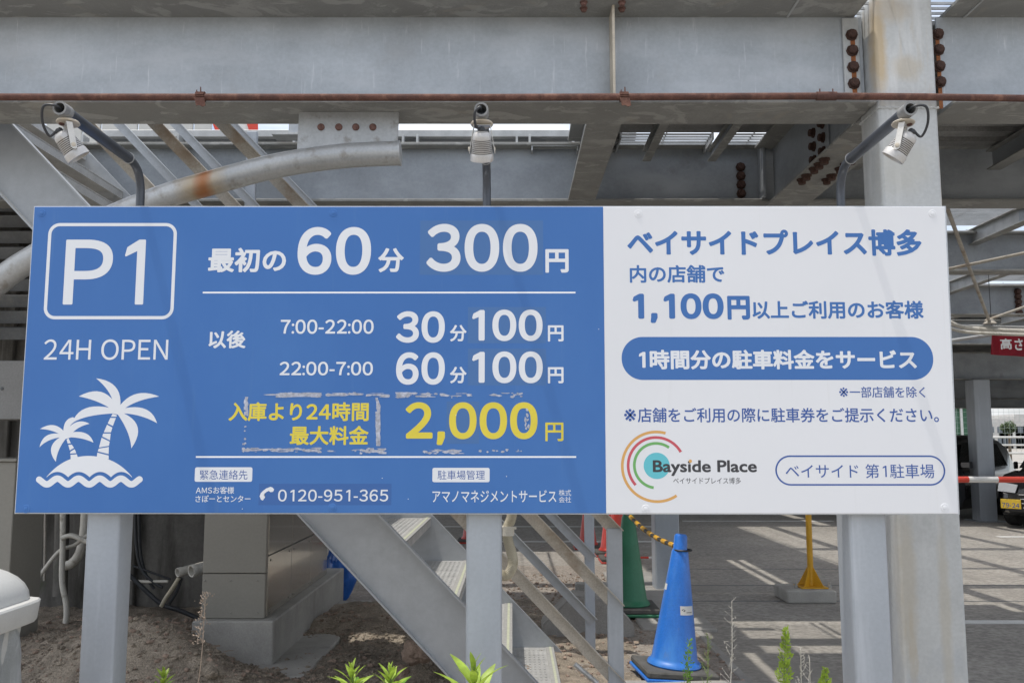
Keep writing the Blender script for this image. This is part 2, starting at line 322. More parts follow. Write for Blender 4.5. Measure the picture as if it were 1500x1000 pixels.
obj('soil_crumbs', mb, 'soil', None, smooth=0, kind='stuff', label='crumbling brown earth covering the soil mound', cat='soil')
mb = MB(); rnd = random.Random(21)
for k in range(420):
    x = rnd.uniform(-3.0, 1.3); y = rnd.uniform(4.4, 6.6); z = (max(soil_h(x, y), 0) if x < 1 else 0) + .012; a = rnd.uniform(0, 6.3); L = rnd.uniform(.02, .11)
    d = Vector((math.cos(a), math.sin(a), rnd.uniform(-.08, .15))) * L
    if rnd.random() < .6: mb.tube([(x, y, z), Vector((x, y, z + .004)) + d * .5, Vector((x, y, z)) + d], rnd.uniform(.0010, .0022), 4)
    else: w_ = Vector((-d.y, d.x, rnd.uniform(0, .3) * L)) * .25; p_ = Vector((x, y, z)); mb.poly([p_, p_ + d * .4 + w_, p_ + d * .8, p_ + d * .4 - w_])
obj('dry_litter', mb, 'dry', None, smooth=0, kind='stuff', label='dead stems and dry leaf scraps lying on the soil and gravel', cat='litter')
# raised concrete strip under the cones and its front kerb
B('concrete_strip', (.96, 6.75, -.1), (1.52, 9.6, .028), 'kerb', None, .01, kind='structure')
B('kerb', (.55, 4.75, -.1), (1.34, 5.24, .05), 'kerb', None, .012, kind='structure')
B('asphalt_patch_edge', (1.34, 4.0, -.1), (1.40, 6.73, .018), 'kerb', None, .006, kind='structure')
def line(p0, p1, w, along='x'):
    a = PG(*p0); b = PG(*p1); y = (a.y + b.y) / 2
    B('parking_line', (a.x, y - w / 2, .001), (b.x, y + w / 2, .0045), 'linepaint', None, 0, kind='structure')
line((1380, 911), (1760, 911), .13)
for yy, x0, x1 in ((793, 300, 965), (771, 300, 965), (763, 1000, 1220), (786, 1462, 1700)): line((x0, yy), (x1, yy), .14)
# expansion joints cut in the lot surface as thin dark strips
for yy in (833, 857, 880): 
    a = PG(1300, yy); B('expansion_joint', (1.5, a.y - .008, .0), (12, a.y + .008, .003), 'dark', None, 0, kind='structure')

# ------------------------------------------------------------------ steel parking deck
deck = thing('parking_deck', (0, 4.14, 0), 'grey galvanised steel parking deck of bolted beams and columns behind and above the sign', 'parking deck')
hexm = None
def bolt_mesh(r, m):
    mb = MB(); mb.lathe([(r * 1.35, 0), (r * 1.35, r * .35), (r, r * .36), (r, r * 1.1), (r * .8, r * 1.35)], (0, 0, 0), (0, -1, 0), 8)
    return mesh_of(mb, m, 30)
BM = bolt_mesh(.017, 'bolt'); BMR = bolt_mesh(.017, 'boltred')
def bolt(loc, parent, r=.017, face='y', me=None):
    s = r / .017
    place('bolt', me or BM, loc, parent, rot=(0, 0, 0) if face == 'y' else ((R(90), 0, 0) if face == 'z' else (0, 0, R(-90))), scale=(s, s, s))
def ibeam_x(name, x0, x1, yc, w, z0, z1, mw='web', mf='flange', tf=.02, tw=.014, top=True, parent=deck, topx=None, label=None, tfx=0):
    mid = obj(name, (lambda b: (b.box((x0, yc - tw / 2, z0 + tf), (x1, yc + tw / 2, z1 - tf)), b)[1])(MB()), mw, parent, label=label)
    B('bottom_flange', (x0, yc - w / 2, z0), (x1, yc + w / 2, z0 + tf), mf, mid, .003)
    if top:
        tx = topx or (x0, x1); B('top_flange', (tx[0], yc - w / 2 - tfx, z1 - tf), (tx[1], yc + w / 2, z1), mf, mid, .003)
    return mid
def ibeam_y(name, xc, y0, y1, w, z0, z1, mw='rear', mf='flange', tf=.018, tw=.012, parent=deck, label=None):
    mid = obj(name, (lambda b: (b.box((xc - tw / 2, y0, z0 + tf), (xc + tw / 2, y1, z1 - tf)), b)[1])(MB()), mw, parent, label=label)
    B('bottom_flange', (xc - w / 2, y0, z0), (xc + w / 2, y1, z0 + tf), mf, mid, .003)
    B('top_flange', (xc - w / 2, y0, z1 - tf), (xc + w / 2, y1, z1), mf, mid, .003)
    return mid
FZ0 = P(700, 151, 4.0).z; FZ1 = P(700, 24, 4.12).z + .02
cxL = P(1293, 300, 4.0).x; cxR = P(1382, 300, 4.0).x
YC = 4.14; FW = .28
bx1 = P(1264, 100, YC).x
fb = ibeam_x('front_beam', -4.5, bx1, YC, FW, FZ0, FZ1, topx=(-4.5, P(1250, 10, YC).x), tfx=.06, label='wide front girder with rusty pipe running along it')
x = P(898, 100, 4.05).x
B('stiffener', (x - .006, YC - FW / 2 + .006, FZ0 + .0202), (x + .006, YC - .0075, FZ1 - .0202), 'edge', fb, .001)
for px in (855, 911):
    for py in (3, 12):
        q = P(px, py, YC - .1); dd = ray(px, py); t = (FZ1 - .02 - CAMZ) / dd.z
        bolt(Vector((0, 0, CAMZ)) + dd * t, fb, .014, 'z', BMR)
# end plate with four bolts and a rust streak, left of the column
q0 = P(1234, 40, YC - .02); q1 = P(1262, 140, YC - .02)
B('splice_plate', (q0.x, YC - .021, FZ0 + .03), (q1.x, YC - .0085, FZ1 - .03), 'column', fb, .002)
for py in (52, 75, 99, 123): bolt(P(1247 + (py - 52) * .05, py, YC - .021), fb, .022)
mb = MB(); a = P(1248, 52, YC - .022); mb.box((a.x - .009, YC - .0235, FZ0 + .03), (a.x + .013, YC - .0215, a.z)); obj('rust_streak', mb, 'ruststain', fb)
fb2 = ibeam_x('front_beam', P(1383, 100, YC).x - .03, 5.2, YC, FW, FZ0, FZ1, topx=(P(1378, 10, YC).x, 5.2), tfx=.06, label='right hand continuation of the front girder beyond the column')
for py in (51, 74, 98, 121): bolt(P(1373 + (py - 51) * .05, py, YC - .008), fb2, .022)
mb = MB(); a = P(1373, 50, YC - .01); mb.box((a.x - .010, YC - .0100, FZ0 + .022), (a.x + .009, YC - .0078, a.z)); obj('rust_streak', mb, 'ruststain', fb2)
# main column
mb = MB(); mb.box((cxL, 4.0, 0), (cxR, 4.215, 5.2), .016, None, 3); ORG[deck] = Vector((0, 4.14, 0))
for (px, py, sx, sz, c_, st_) in ((1287, 70, .055, .36, (.45, .33, .17), .75), (1328, 100, .10, .10, (.43, .36, .25), .5), (1300, 15, .16, .10, (.44, .37, .27), .5), (1322, 240, .2, .22, (.42, .41, .36), .5), (1303, 800, .02, .9, (.36, .27, .17), .7), (1330, 850, .06, .5, (.42, .37, .28), .5), (1385, 900, .04, .6, (.42, .38, .3), .5)):
    q = P(px, py, 4.0); patch_stain(M['column'], (q.x, -.145, q.z), (sx, .13, sz), c_, st_ * 1.0, 16, (.42, .90))
colm = obj('main_column', mb, 'column', deck, label='pale box column with rust stains beside the white half of the sign')
zw = P(1330, 157, 3.99).z
mb = MB(); mb.tube([(cxL - .002 + (cxR - cxL + .004) * k / 30, 3.999, zw + .003 * math.sin(k * 1.9)) for k in range(31)], [.006 + .0015 * math.sin(k * 2.3) for k in range(31)], 8)
mb.tube([(cxL, 4.0 + .215 * k / 20, zw + .003 * math.sin(k * 2.1)) for k in range(21)], .006, 8)
obj('weld_seam', mb, 'column', colm)
# second girder and beyond
RZ1 = P(700, 215, 6.2).z; RZ0 = P(700, 296, 6.12).z
ibeam_x('rear_beam', -5.5, 7.5, 6.2, .2, RZ0, RZ1, 'rear', label='second girder seen just above the sign')
# depth-wise beams
b1 = ibeam_y('cross_beam', P(852, 296, 6.1).x, 4.29, 6.09, .19, RZ0 + .005, RZ1 + .02, 'rear')
b2 = ibeam_y('cross_beam', (cxL + cxR) / 2 + .0, 4.22, 6.09, .27, FZ0 + .005, FZ1 - .005, 'rear', 'flange', label='deep cross beam running back from the main column')
for sx in (-.075, .075):
    for k in range(5): bolt((1.83 + sx, 4.84 + k * .085 + (.05 if k > 2 else 0), FZ0 + .004), b2, .024, 'z')
xc2 = (cxL + cxR) / 2
for yy in (5.06, 5.22):
    for k in range(3): bolt((xc2 - .016, yy, FZ0 + .12 + k * .085), b2, .024, 'x')
B('splice_plate', (xc2 - .016, 4.98, FZ0 + .06), (xc2 - .007, 5.3, FZ1 - .08), 'rear', b2, .002)
# column connection on second girder
rc = P(1090, 260, 6.1).x
for k in range(4): bolt((rc, 6.19, RZ0 + .08 + k * .065), deck, .026)
B('joint_plate', (rc + .12, 6.05, RZ0 + .02), (rc + .14, 6.18, RZ1 - .02), 'rear', deck)
for yy, zlo, zhi in ((8.6, 3.04, 3.44), (11.6, 3.04, 3.44), (14.8, 3.0, 3.42)):
    bb = ibeam_x('rear_beam', -3, 16, yy, .2, zlo, zhi, 'rear', label='deck girder parallel to the front one')
for k in range(5): bolt((P(1490, 440, 11.6).x, 11.58, 3.08 + k * .07), deck, .035)
for yy, zlo, zhi in ((16.1, 2.5, 3.0), (22.5, 2.45, 3.45), (30, 2.5, 3.6)):
    ibeam_x('rear_beam', -3, 26, yy, .24, zlo, zhi, 'rear', label='low girder far back over the parked cars')
for xc in (3.35, 4.55, 5.75, 6.95, 8.15, 9.6, 11.2):
    ibeam_y('joist', xc, 7.75, 14.65, .10, 3.32, 3.47, 'grate', 'flange', .01, .008)
for xc in (2.4, 3.4, 4.4, 5.4): ibeam_y('joist', xc, 4.3, 6.09, .10, 3.30, 3.44, 'rear', 'flange', .01, .008)
for xc in (.95, 1.41): ibeam_y('joist', xc, 5.2, 6.09, .06, 3.36, 3.44, 'rear', 'flange', .01, .008)
for xc in (3.4, 4.5, 6.0): ibeam_y('joist', xc, 6.32, 7.7, .10, 3.30, 3.44, 'rear', 'flange', .01, .008)
# columns further back
def hcol(px, Y, w, top, label):
    x = P(px, 760, Y).x; mb = MB(); mb.box((x - w / 2, Y - w / 2, 0), (x + w / 2, Y + w / 2, top), .012)
    o = obj('rear_column', mb, 'paint', deck, label=label)
    B('base_plate', (x - w * .8, Y - w * .8, .001), (x + w * .8, Y + w * .8, .02), 'rear', o); return o
hcol(974, 8.6, .23, 3.03, 'square grey column behind the blue cone')
hcol(1443, 15.9, .30, 2.49, 'far square column between the parked cars')
hcol(1700, 15.9, .30, 2.49, 'far square column to the right of the cars')
hcol(300, 15.9, .30, 2.49, 'far square column hidden behind the stair side')
hcol(700, 22.5, .3, 2.44, 'farthest column in the middle of the lot')
# deck slabs (ribbed sheet) and gratings
ZD = 3.46
def slab(x0, x1, y0, y1, name='deck_panel', z=ZD, rib=True):
    mb = MB(); mb.box((x0, y0, z + .03), (x1, y1, z + .06))
    if rib:
        n = int((y1 - y0) / .2)
        for k in range(n): mb.box((x0 + .003, y0 + .05 + k * .2, z), (x1 - .003, y0 + .15 + k * .2, z + .029))
    return obj(name, mb, 'deck', deck, smooth=0)
def grating(x0, x1, y0, y1, z=ZD + .02, pitch=.05):
    mb = MB(); n = int((y1 - y0) / pitch)
    for k in range(n): mb.box((x0, y0 + k * pitch, z), (x1, y0 + k * pitch + .008, z + .012))
    m_ = max(2, int((x1 - x0) / .3))
    for k in range(m_ + 1):
        xx = x0 + (x1 - x0) * k / m_; mb.box((xx - .004, y0, z + .0125), (xx + .004, y1, z + .02))
    for xx in (x0 - .012, x1 + .002): mb.box((xx, y0, z - .03), (xx + .01, y1, z + .02))
    return obj('deck_grating', mb, 'grate', deck, smooth=0, kind='stuff')
slab(-5.5, -3.25, 4.30, 6.2); slab(.66, 1.9, 4.30, 5.86); slab(1.95, 12, 4.30, 6.2); slab(-5.5, .12, 6.21, 6.9); slab(1.9, 3.2, 6.21, 7.62); slab(3.21, 12, 6.21, 7.3)
slab(-5.5, 1.88, 6.91, 8.2); slab(1.9, 2.75, 7.63, 8.2)
slab(.5, .74, 5.87, 6.9); slab(-5.5, -1.5, 8.21, 11.3); slab(.55, 1.58, 8.21, 10.5); grating(-1.48, -.5, 8.22, 11.25); grating(-.48, .53, 8.22, 11.25); slab(1.66, 1.72, 8.21, 10.5, rib=False); slab(1.80, 2.75, 8.21, 10.5)
slab(.55, 2.75, 10.51, 14.7); slab(-5.5, .53, 11.31, 14.7)
slab(-5.5, 4.2, 14.71, 20); slab(4.4, 26, 14.71, 20.28); slab(-5.5, 26, 20.3, 29.9)
grating(.75, 1.37, 5.88, 6.18); grating(1.45, 1.87, 5.88, 6.18); grating(.75, 1.37, 6.22, 6.86); grating(1.45, 1.87, 6.40, 6.86); grating(.15, .46, 6.11, 6.5); grating(1.35, 2.2, 3.7, 4.28)
xs = [2.78, 3.38, 4.58, 5.78, 6.98, 8.18, 9.63, 11.2]
for a, b in zip(xs, xs[1:]):
    for y0, y1 in ((7.34 if a > 3 else 7.66, 8.5), (8.7, 11.5), (11.7, 14.7)): grating(a + .03, b - .03, y0, y1)
# kerb rail of the upper floor, seen in the slot above the second girder
kz = P(700, 203, 6.6).z
B('deck_kerb', (-3.2, 6.56, kz), (.95, 6.62, kz + .055), 'grate', deck, .004)
for px in (120, 260, 430, 590, 611, 757, 776, 840):
    xx = P(px, 210, 6.5).x; B('kerb_post', (xx - .008, 6.50, RZ1 + .001), (xx + .008, 6.60, kz - .001), 'grate', deck, .001)
B('kerb_board', (-3.2, 6.64, RZ1), (.95, 6.66, kz + .05), 'dark', deck, .001)
mb = MB(); xx = P(430, 200, 6.0).x; mb.box((xx - .03, 5.98, RZ1 + .02), (xx + .035, 6.04, RZ1 + .5)); obj('deck_post', mb, 'column', deck)
B('deck_post_foot', (xx - .14, 5.95, RZ1 + .002), (xx + .05, 6.08, RZ1 + .018), 'grate', deck, .001)
mb = MB(); xx = P(843, 200, 5.9).x; mb.box((xx - .035, 5.9, RZ1 + .005), (xx + .06, 5.96, RZ1 + .5)); obj('deck_post', mb, 'column', deck)

# rusty pipe with clamps
zp = P(700, 143.5, 3.96).z
rp = thing('rusty_pipe', (0, 3.96, zp), 'long thin rusty pipe running along the front girder above the sign', 'pipe')
q0 = P(-250, 142, 3.96); q1 = P(1200, 141, 3.96); q2 = P(1900, 150, 3.96)
mb = MB(); mb.tube([q0, P(700, 143, 3.96), q1, P(1340, 142, 3.96), q2], .0165, 14); obj('pipe', mb, 'rust', rp)
mb = MB(); a = P(1196, 141, 3.96); b = P(1225, 141, 3.96); mb.tube([a, b], .0205, 14); 
for px in (1201, 1220): 
    c = P(px, 134, 3.95); mb.tube([c, c + Vector((0, 0, .012))], .003, 6)
obj('coupling', mb, 'rust', rp)
for px in (294, 914):
    c = P(px, 142, 3.96); mb = MB()
    ring = [c + Vector((0, math.cos(t), math.sin(t))) * .019 for t in [2 * math.pi * k / 16 for k in range(17)]]
    for k in range(16):
        mb.box((-.02, -.0022, -.005), (.02, .0022, .005), 0, Matrix.Translation((ring[k] + ring[k + 1]) / 2) @ Matrix.Rotation(math.atan2((ring[k + 1] - ring[k]).z, (ring[k + 1] - ring[k]).y) , 4, 'X'))
    mb.prism([c + Vector(v) for v in ((-.022, -.021, -.012), (.024, -.021, -.012), (.03, -.021, -.048), (.018, -.021, -.055), (.0, -.021, -.047), (-.012, -.021, -.05))], (0, .004, 0))
    mb.tube([c + Vector((.004, -.012, .012)), c + Vector((.003, -.014, .042))], [.004, .0025], 6)
    mb.tube([c + Vector((-.016, -.012, .012)), c + Vector((-.014, -.014, .028))], [.004, .0025], 6)
    obj('pipe_clamp', mb, 'rust', rp)

# curved brace pipe under the girder
cp = thing('curved_brace', P(586, 224, 4.12), 'thick curved galvanised pipe bolted under the girder and arching down left behind the sign', 'brace pipe')
pts = spline([P(x, y, 4.13) for x, y in ((-150, 580), (-75, 478), (0, 411), (52, 376), (130, 334), (233, 291), (320, 265), (410, 242), (500, 229), (584, 224.5))], 7)
M['bentpipe'] = mat('bent_pipe', (.43, .44, .44), .4, .35, .1, 4, .03, 80, stains=(((.30, .29, .27), 14, .56, .68, (1, 1, 1)),), fine=.04)
_q = P(303, 268, 4.13) - ORG[cp]
patch_stain(M['bentpipe'], (_q.x - .01, _q.y, _q.z), (.16, .16, .22), (.40, .30, .17), .75, 9, (.35, .9))
patch_stain(M['bentpipe'], (_q.x, _q.y, _q.z), (.065, .2, .2), (.34, .13, .045), .9, 12, (.45, .95))
mb = MB(); mb.tube(pts, .0585, 28); obj('pipe', mb, 'bentpipe', cp, smooth=50)
mb = MB(); e = pts[-1]; d = (pts[-1] - pts[-2]).normalized(); mb.lathe([(.061, .0), (.0615, .004), (.0605, .010)], e, d, 28); obj('end_cap', mb, 'pipe', cp)
a = P(436, 200, 4.10); b = P(583, 200, 4.10)
mb = MB()
bot = [P(x, y, 4.13) for x, y in ((436, 222), (500, 213), (583, 208))]
mb.prism([(a.x, 4.115, FZ0 - .0005)] + [(v.x, 4.115, v.z) for v in bot] + [(b.x, 4.115, FZ0 - .0005)], (0, .014, 0)); obj('gusset_plate', mb, 'pipe', cp, tri=False)
for px in (470, 496, 521, 546): 
    q = P(px, 186, 4.11); mb = MB(); mb.lathe([(.0175, 0), (.0175, .004), (.014, .008), (.006, .010)], (q.x, 4.1145, q.z), (0, -1, 0), 14); obj('bolt', mb, 'boltred', cp)
# ------------------------------------------------------------------ staircase
YN, YF = 4.45, 5.95
st = thing('steel_staircase', (P(783, 1000, YN).x + .9, 5.2, 0), 'open galvanised steel staircase climbing to the upper left behind the sign', 'staircase')
def lineP(p, q, Y): a = P(*p, Y); b = P(*q, Y); return a, (b - a) / (b.x - a.x)
Ba, Bd = lineP((553, 752), (17, 182), YN); Aa, Ad = lineP((440, 752), (-92, 182), YN)
slope = Bd.z
def zB(x): return Ba.z + (x - Ba.x) * slope
dz = Ba.z - (Aa.z + (Ba.x - Aa.x) * slope)
xb = Ba.x - Ba.z / slope; xt = Ba.x + (3.46 - Ba.z) / slope
def zC(x): return zB(x)
for Y, nm in ((YN, 'near'), (YF, 'far')):
    off = 0
    mb = MB()
    x0, x1 = xb + .12, xt
    pr = [(x0, Y, max(zB(x0), 0.0)), (x1, Y, zB(x1)), (x1, Y, zB(x1) - dz), (xb - .02 + dz / abs(slope) * -1, Y, 0.0)]
    pr = [(x1, Y, zB(x1)), (xb, Y, 0.0), (xb - dz / abs(slope), Y, 0.0), (x1, Y, zB(x1) - dz)]
    mb.prism(pr, (0, .009, 0))
    s_ = obj('stringer', mb, 'stair', st)
    # flange lips of the channel, top and bottom
    u = Vector((1, 0, slope)).normalized(); nrm = Vector((-slope, 0, 1)).normalized() * (1 if slope < 0 else 1)
    if nrm.z < 0: nrm = -nrm
    sgn = -1 if nm == 'near' else 1
    for zz, nn in ((0, 'top_lip'), (-dz, 'bottom_lip')):
        a = Vector((x1, 0, zB(x1) + zz)); b = Vector((xb if zz == 0 else xb - dz / abs(slope), 0, 0))
        th = nrm * (.008 if zz == 0 else -.008)
        y0, y1 = (Y - .035, Y + .010) if nm == 'near' else (Y - .001, Y + .045)
        mb = MB(); mb.prism([Vector((a.x, y0, a.z)), Vector((b.x, y0, b.z)), Vector((b.x, y0, b.z)) + th, Vector((a.x, y0, a.z)) + th], (0, y1 - y0, 0))
        obj(nn, mb, 'brown' if nm == 'near' and False else 'stair', s_)
# treads
t1 = P(591.6, 790, YN); rise = (P(591.6, 789, YN).z - P(673, 873, YN).z)
yt0, yt1 = YN + .012, YF - .003
run = rise / abs(slope); td = run + .03
i = -12
for i in range(-9, 5):
    X = t1.x + i * run; Z = zB(X) - .012
    if Z < .05 or Z > 3.4: continue
    mb = MB(); mb.box((X - td, yt0, Z - .006), (X - .052, yt1, Z)); mb.box((X - td, yt0, Z - .045), (X - td + .006, yt1, Z - .0062)); mb.box((X - .008, yt0, Z - .05), (X - .002, yt1, Z - .0062))
    tr = obj('tread', mb, 'tread', st)
    # raised grip ridges on the plate
    mb = MB()
    for r_ in range(7):
        xx = X - .075 - r_ * .028
        for c_ in range(24):
            yy = yt0 + .04 + c_ * (yt1 - yt0 - .08) / 24
            mb.box((xx - .008, yy, Z + .0002), (xx + .004, yy + .034, Z + .0035))
    obj('grip_ridges', mb, 'tread', tr, smooth=0, kind='stuff')
    mb = MB(); mb.box((X - .052, yt0, Z - .006), (X, yt1, Z + .004), .0015); obj('nosing', mb, 'nosegrey', tr)
    mb = MB(); mb.box((X - .030, yt0 + .002, Z + .0042), (X - .016, yt1 - .002, Z + .0055)); obj('grip_strip', mb, 'nosing', tr)
    for yy in (yt0, yt1 - .03):
        mb = MB(); mb.prism([(X - td + .03, yy, Z - .0065), (X - .05, yy, Z - .0065), (X - .05, yy, Z - .05), (X - td + .03, yy, Z - .05)], (0, .004, 0)); obj('tread_bracket', mb, 'stair', tr)
# railings
def angle_rail(Y, dzr, x0, x1, name='rail', m='brown', w=.055):
    z = lambda x: zB(x) + dzr
    a = Vector((x0, Y, z(x0))); b = Vector((x1, Y, z(x1))); nn = Vector((-slope, 0, 1)).normalized()
    mb = MB(); mb.prism([a, b, b + nn * w, a + nn * w], (0, .005, 0))
    mb.prism([a + nn * w, b + nn * w, b + nn * (w + .005), a + nn * (w + .005)], (0, -.032, 0))
    obj(name, mb, m, st)
dzr = [P(740, 838, YN).z - zB(P(740, 838, YN).x), P(889, 885, YN).z - zB(P(889, 885, YN).x)]
dzr.append(dzr[1] * 2 - dzr[0] )
xp = P(901, 880, YN).x
for d_ in dzr: angle_rail(YN - .006, d_, xp, xt)
xf = P(865, 880, YF).x
dzf = [P(805, 853, YF).z - zB(P(805, 853, YF).x), P(840, 798, YF).z - zB(P(840, 798, YF).x)]
dzf.append(dzf[1] * 2 - dzf[0])
for d_ in dzf: angle_rail(YF + .02, d_, xf, xt, m='stair')
def post(x, Y, w, z0, z1):
    B('rail_post', (x - w / 2, Y, z0), (x + w / 2, Y + .04, z1), 'paint', st, .003)
post(xp, YN - .015, .075, 0, zB(xp) + dzr[2] + .05)
x_ = P(528, 700, YN).x; post(x_, YN - .055, .06, zB(x_), zB(x_) + dzr[2] + .05)
post(xf, YF + .03, .065, 0, zB(xf) + dzf[2] + .05)
x_ = P(365, 250, YF).x; post(x_, YF + .03, .07, zB(x_) - .2, P(365, 190, YF).z)
mb = MB(); a = P(842, 972, YN - .03); b = P(875, 1000, YN - .03); mb.tube([a, b], .012, 8); obj('foot_bracket', mb, 'pipe', st)

# ------------------------------------------------------------------ the sign
YS = 3.2
tl, tr_, bl, br = P(50.5, 303, YS), P(1384, 303, YS), P(22, 750.5, YS), P(1404, 752, YS)
mt, mb_ = P(883.5, 303, YS), P(888, 751.5, YS)
sign = thing('parking_sign', (0, YS, 0), 'wide blue and white parking price board on three grey posts', 'sign')
def panel(name, c4, m):
    b = MB(); b.prism(c4, (0, .028, 0)); bmesh.ops.bevel(b.bm, geom=b.bm.edges[:], offset=.0012, segments=1, affect='EDGES')
    return obj(name, b, m, sign, smooth=0)
blue = panel('blue_panel', [tl, mt, mb_, bl], 'blue')
white = panel('white_panel', [mt, tr_, br, mb_], 'white')
e = Vector((0, 0, .004)); 
b = MB(); b.prism([tl + Vector((-.004, .004, .004)), tr_ + Vector((.006, .004, .004)), br + Vector((.006, .004, -.004)), bl + Vector((-.004, .004, -.004))], (0, .034, 0)); obj('board_frame', b, 'alu', sign, smooth=0)
for px, lab in (((127, 176), 0), ((683, 735), 1), ((1243.5, 1298), 2)):
    a = P(px[0], 753, 3.245); b_ = P(px[1], 753, 3.245); b = MB(); b.box((a.x, 3.245, 0), (b_.x, 3.245 + (b_.x - a.x), tl.z - .02), .010, None, 3); obj('post', b, 'paint', sign)
LY = {'k': 0}
def plane_pt(px, py, lay): v = P(px, py, YS); v.y = YS - lay; return v
_dg = None
GL = {}
W0 = [0]
def raw_glyph(c):
    cu = bpy.data.curves.new('t', 'FONT'); cu.body = c; cu.resolution_u = 12 if (0xFF10 <= ord(c[0]) <= 0xFF3A) else 4
    o = bpy.data.objects.new('t', cu); COL.objects.link(o)
    me = bpy.data.meshes.new_from_object(o.evaluated_get(bpy.context.evaluated_depsgraph_get()))
    vs = [(v.co.x, v.co.y) for v in me.vertices]; fs = [tuple(p.vertices) for p in me.polygons]
    bpy.data.objects.remove(o); bpy.data.curves.remove(cu); bpy.data.meshes.remove(me); return vs, fs
def glyph(c):                       # outline, faces, advance in em
    if c in GL: return GL[c]
    full = c
    if c.isascii() and c.isalnum(): full = chr(ord(c) + 0xFEE0)
    if c == '1':
        h = max(y for x, y in raw_glyph('\uff10')[0]) - .010
        vs, fs = [(.235, 0), (.325, 0), (.325, h), (.250, h), (.095, h - .085), (.070, h - .175), (.235, h - .105)], [(0, 1, 6), (1, 2, 6), (2, 3, 6), (3, 4, 5, 6)]; glyph('0'); adv = W0[0] + .10; vs = [(x + adv / 2 - .20, y) for x, y in vs]
    elif c == '-': vs, fs, adv = [(.05, .235), (.31, .235), (.31, .305), (.05, .305)], [(0, 1, 2, 3)], .36
    elif c == ':':
        q = lambda y: [(.09 + .055 * math.cos(k * .5236), y + .055 * math.sin(k * .5236)) for k in range(12)]
        vs, fs, adv = q(.05) + q(.47), [tuple(range(12)), tuple(range(12, 24))], .19
    elif c == ',': vs, fs, adv = [(.10, -.0), (.10, .10), (.205, .10), (.205, .0), (.15, -.14), (.085, -.14)], [(0, 1, 2, 3, 4, 5)], .29
    elif c == ' ': vs, fs, adv = [], [], .3
    else:
        vs, fs = raw_glyph(full); adv = 1.0
        if c == '※':
            mx_ = (min(v[0] for v in vs) + max(v[0] for v in vs)) / 2; my_ = (min(v[1] for v in vs) + max(v[1] for v in vs)) / 2; k_ = .78 / (max(v[0] for v in vs) - min(v[0] for v in vs)); vs = [(.5 + (x - mx_) * k_, .38 + (y - my_) * k_) for x, y in vs]
        if full != c:
            x0, x1 = min(v[0] for v in vs), max(v[0] for v in vs)
            w0 = W0[0] or (x1 - x0); W0[0] = w0 if c != '0' else (x1 - x0); adv = W0[0] + .125 if c.isdigit() else (x1 - x0) + .14
            sh = adv / 2 - (x0 + x1) / 2; vs = [(x + sh, y) for x, y in vs]
    GL[c] = (vs, fs, adv); return GL[c]
def layout(s, rad, latin, ndir=8):
    V, F = [], []; pen = 0
    gl = [raw_glyph(s) + (0,)] if latin else [glyph(c) for c in s]
    offs = [(0, 0)] + ([(rad * math.cos(6.28318 * (k + .5) / ndir), rad * math.sin(6.28318 * (k + .5) / ndir)) for k in range(ndir)] if rad > 0 else [])
    for vs, fs, adv in gl:
        for li, (ox, oy) in enumerate(offs):
            b = len(V); V += [(pen + x + ox, y + oy, li) for x, y in vs]; F += [tuple(b + q for q in f) for f in fs]
        pen += adv
    return V, F
def lettering(s, x0, y0, x1, y1, m, parent, off=.022, lay=.00022, name='lettering', plane=YS, latin=False):
    off = max(0, off)
    V, F = layout(s, off, latin, 20 if (y1 - y0) > 28 else 8)
    xs_ = [v[0] for v in V]; ys_ = [v[1] for v in V]
    ax, bx, ay, by = min(xs_), max(xs_), min(ys_), max(ys_)
    cx, cy = (x0 + x1) / 2, (y0 + y1) / 2
    X0, X1 = P(x0, cy, plane).x, P(x1, cy, plane).x; Z0, Z1 = P(cx, y1, plane).z, P(cx, y0, plane).z
    o_ = ORG[parent]; me = bpy.data.meshes.new(name)
    me.from_pydata([tuple(Vector((X0 + (x - ax) / (bx - ax) * (X1 - X0), plane - lay - li * .000004, Z0 + (y - ay) / (by - ay) * (Z1 - Z0))) - o_) for x, y, li in V], [], F)
    me.materials.append(M[m])
    o = bpy.data.objects.new(name, me); COL.objects.link(o); o.parent = parent; ORG[o] = o_; return o
def rect(name, x0, y0, x1, y1, m, parent, lay=.00008, r=0, n=6):
    cx, cy = (x0 + x1) / 2, (y0 + y1) / 2
    X0, X1 = P(x0, cy, YS).x, P(x1, cy, YS).x; Z0, Z1 = P(cx, y1, YS).z, P(cx, y0, YS).z
    r_ = r / 1300 * YS; pts = []
    if r_:
        for (ux, uz, a0) in ((X1 - r_, Z1 - r_, 0), (X0 + r_, Z1 - r_, 90), (X0 + r_, Z0 + r_, 180), (X1 - r_, Z0 + r_, 270)):
            for k in range(n + 1):
                t = R(a0 + 90 * k / n); pts.append((ux + r_ * math.cos(t), YS - lay, uz + r_ * math.sin(t)))
    else: pts = [(X0, YS - lay, Z0), (X1, YS - lay, Z0), (X1, YS - lay, Z1), (X0, YS - lay, Z1)]
    b = MB(); b.prism(pts, (0, .0003, 0)); return obj(name, b, m, parent, smooth=0)
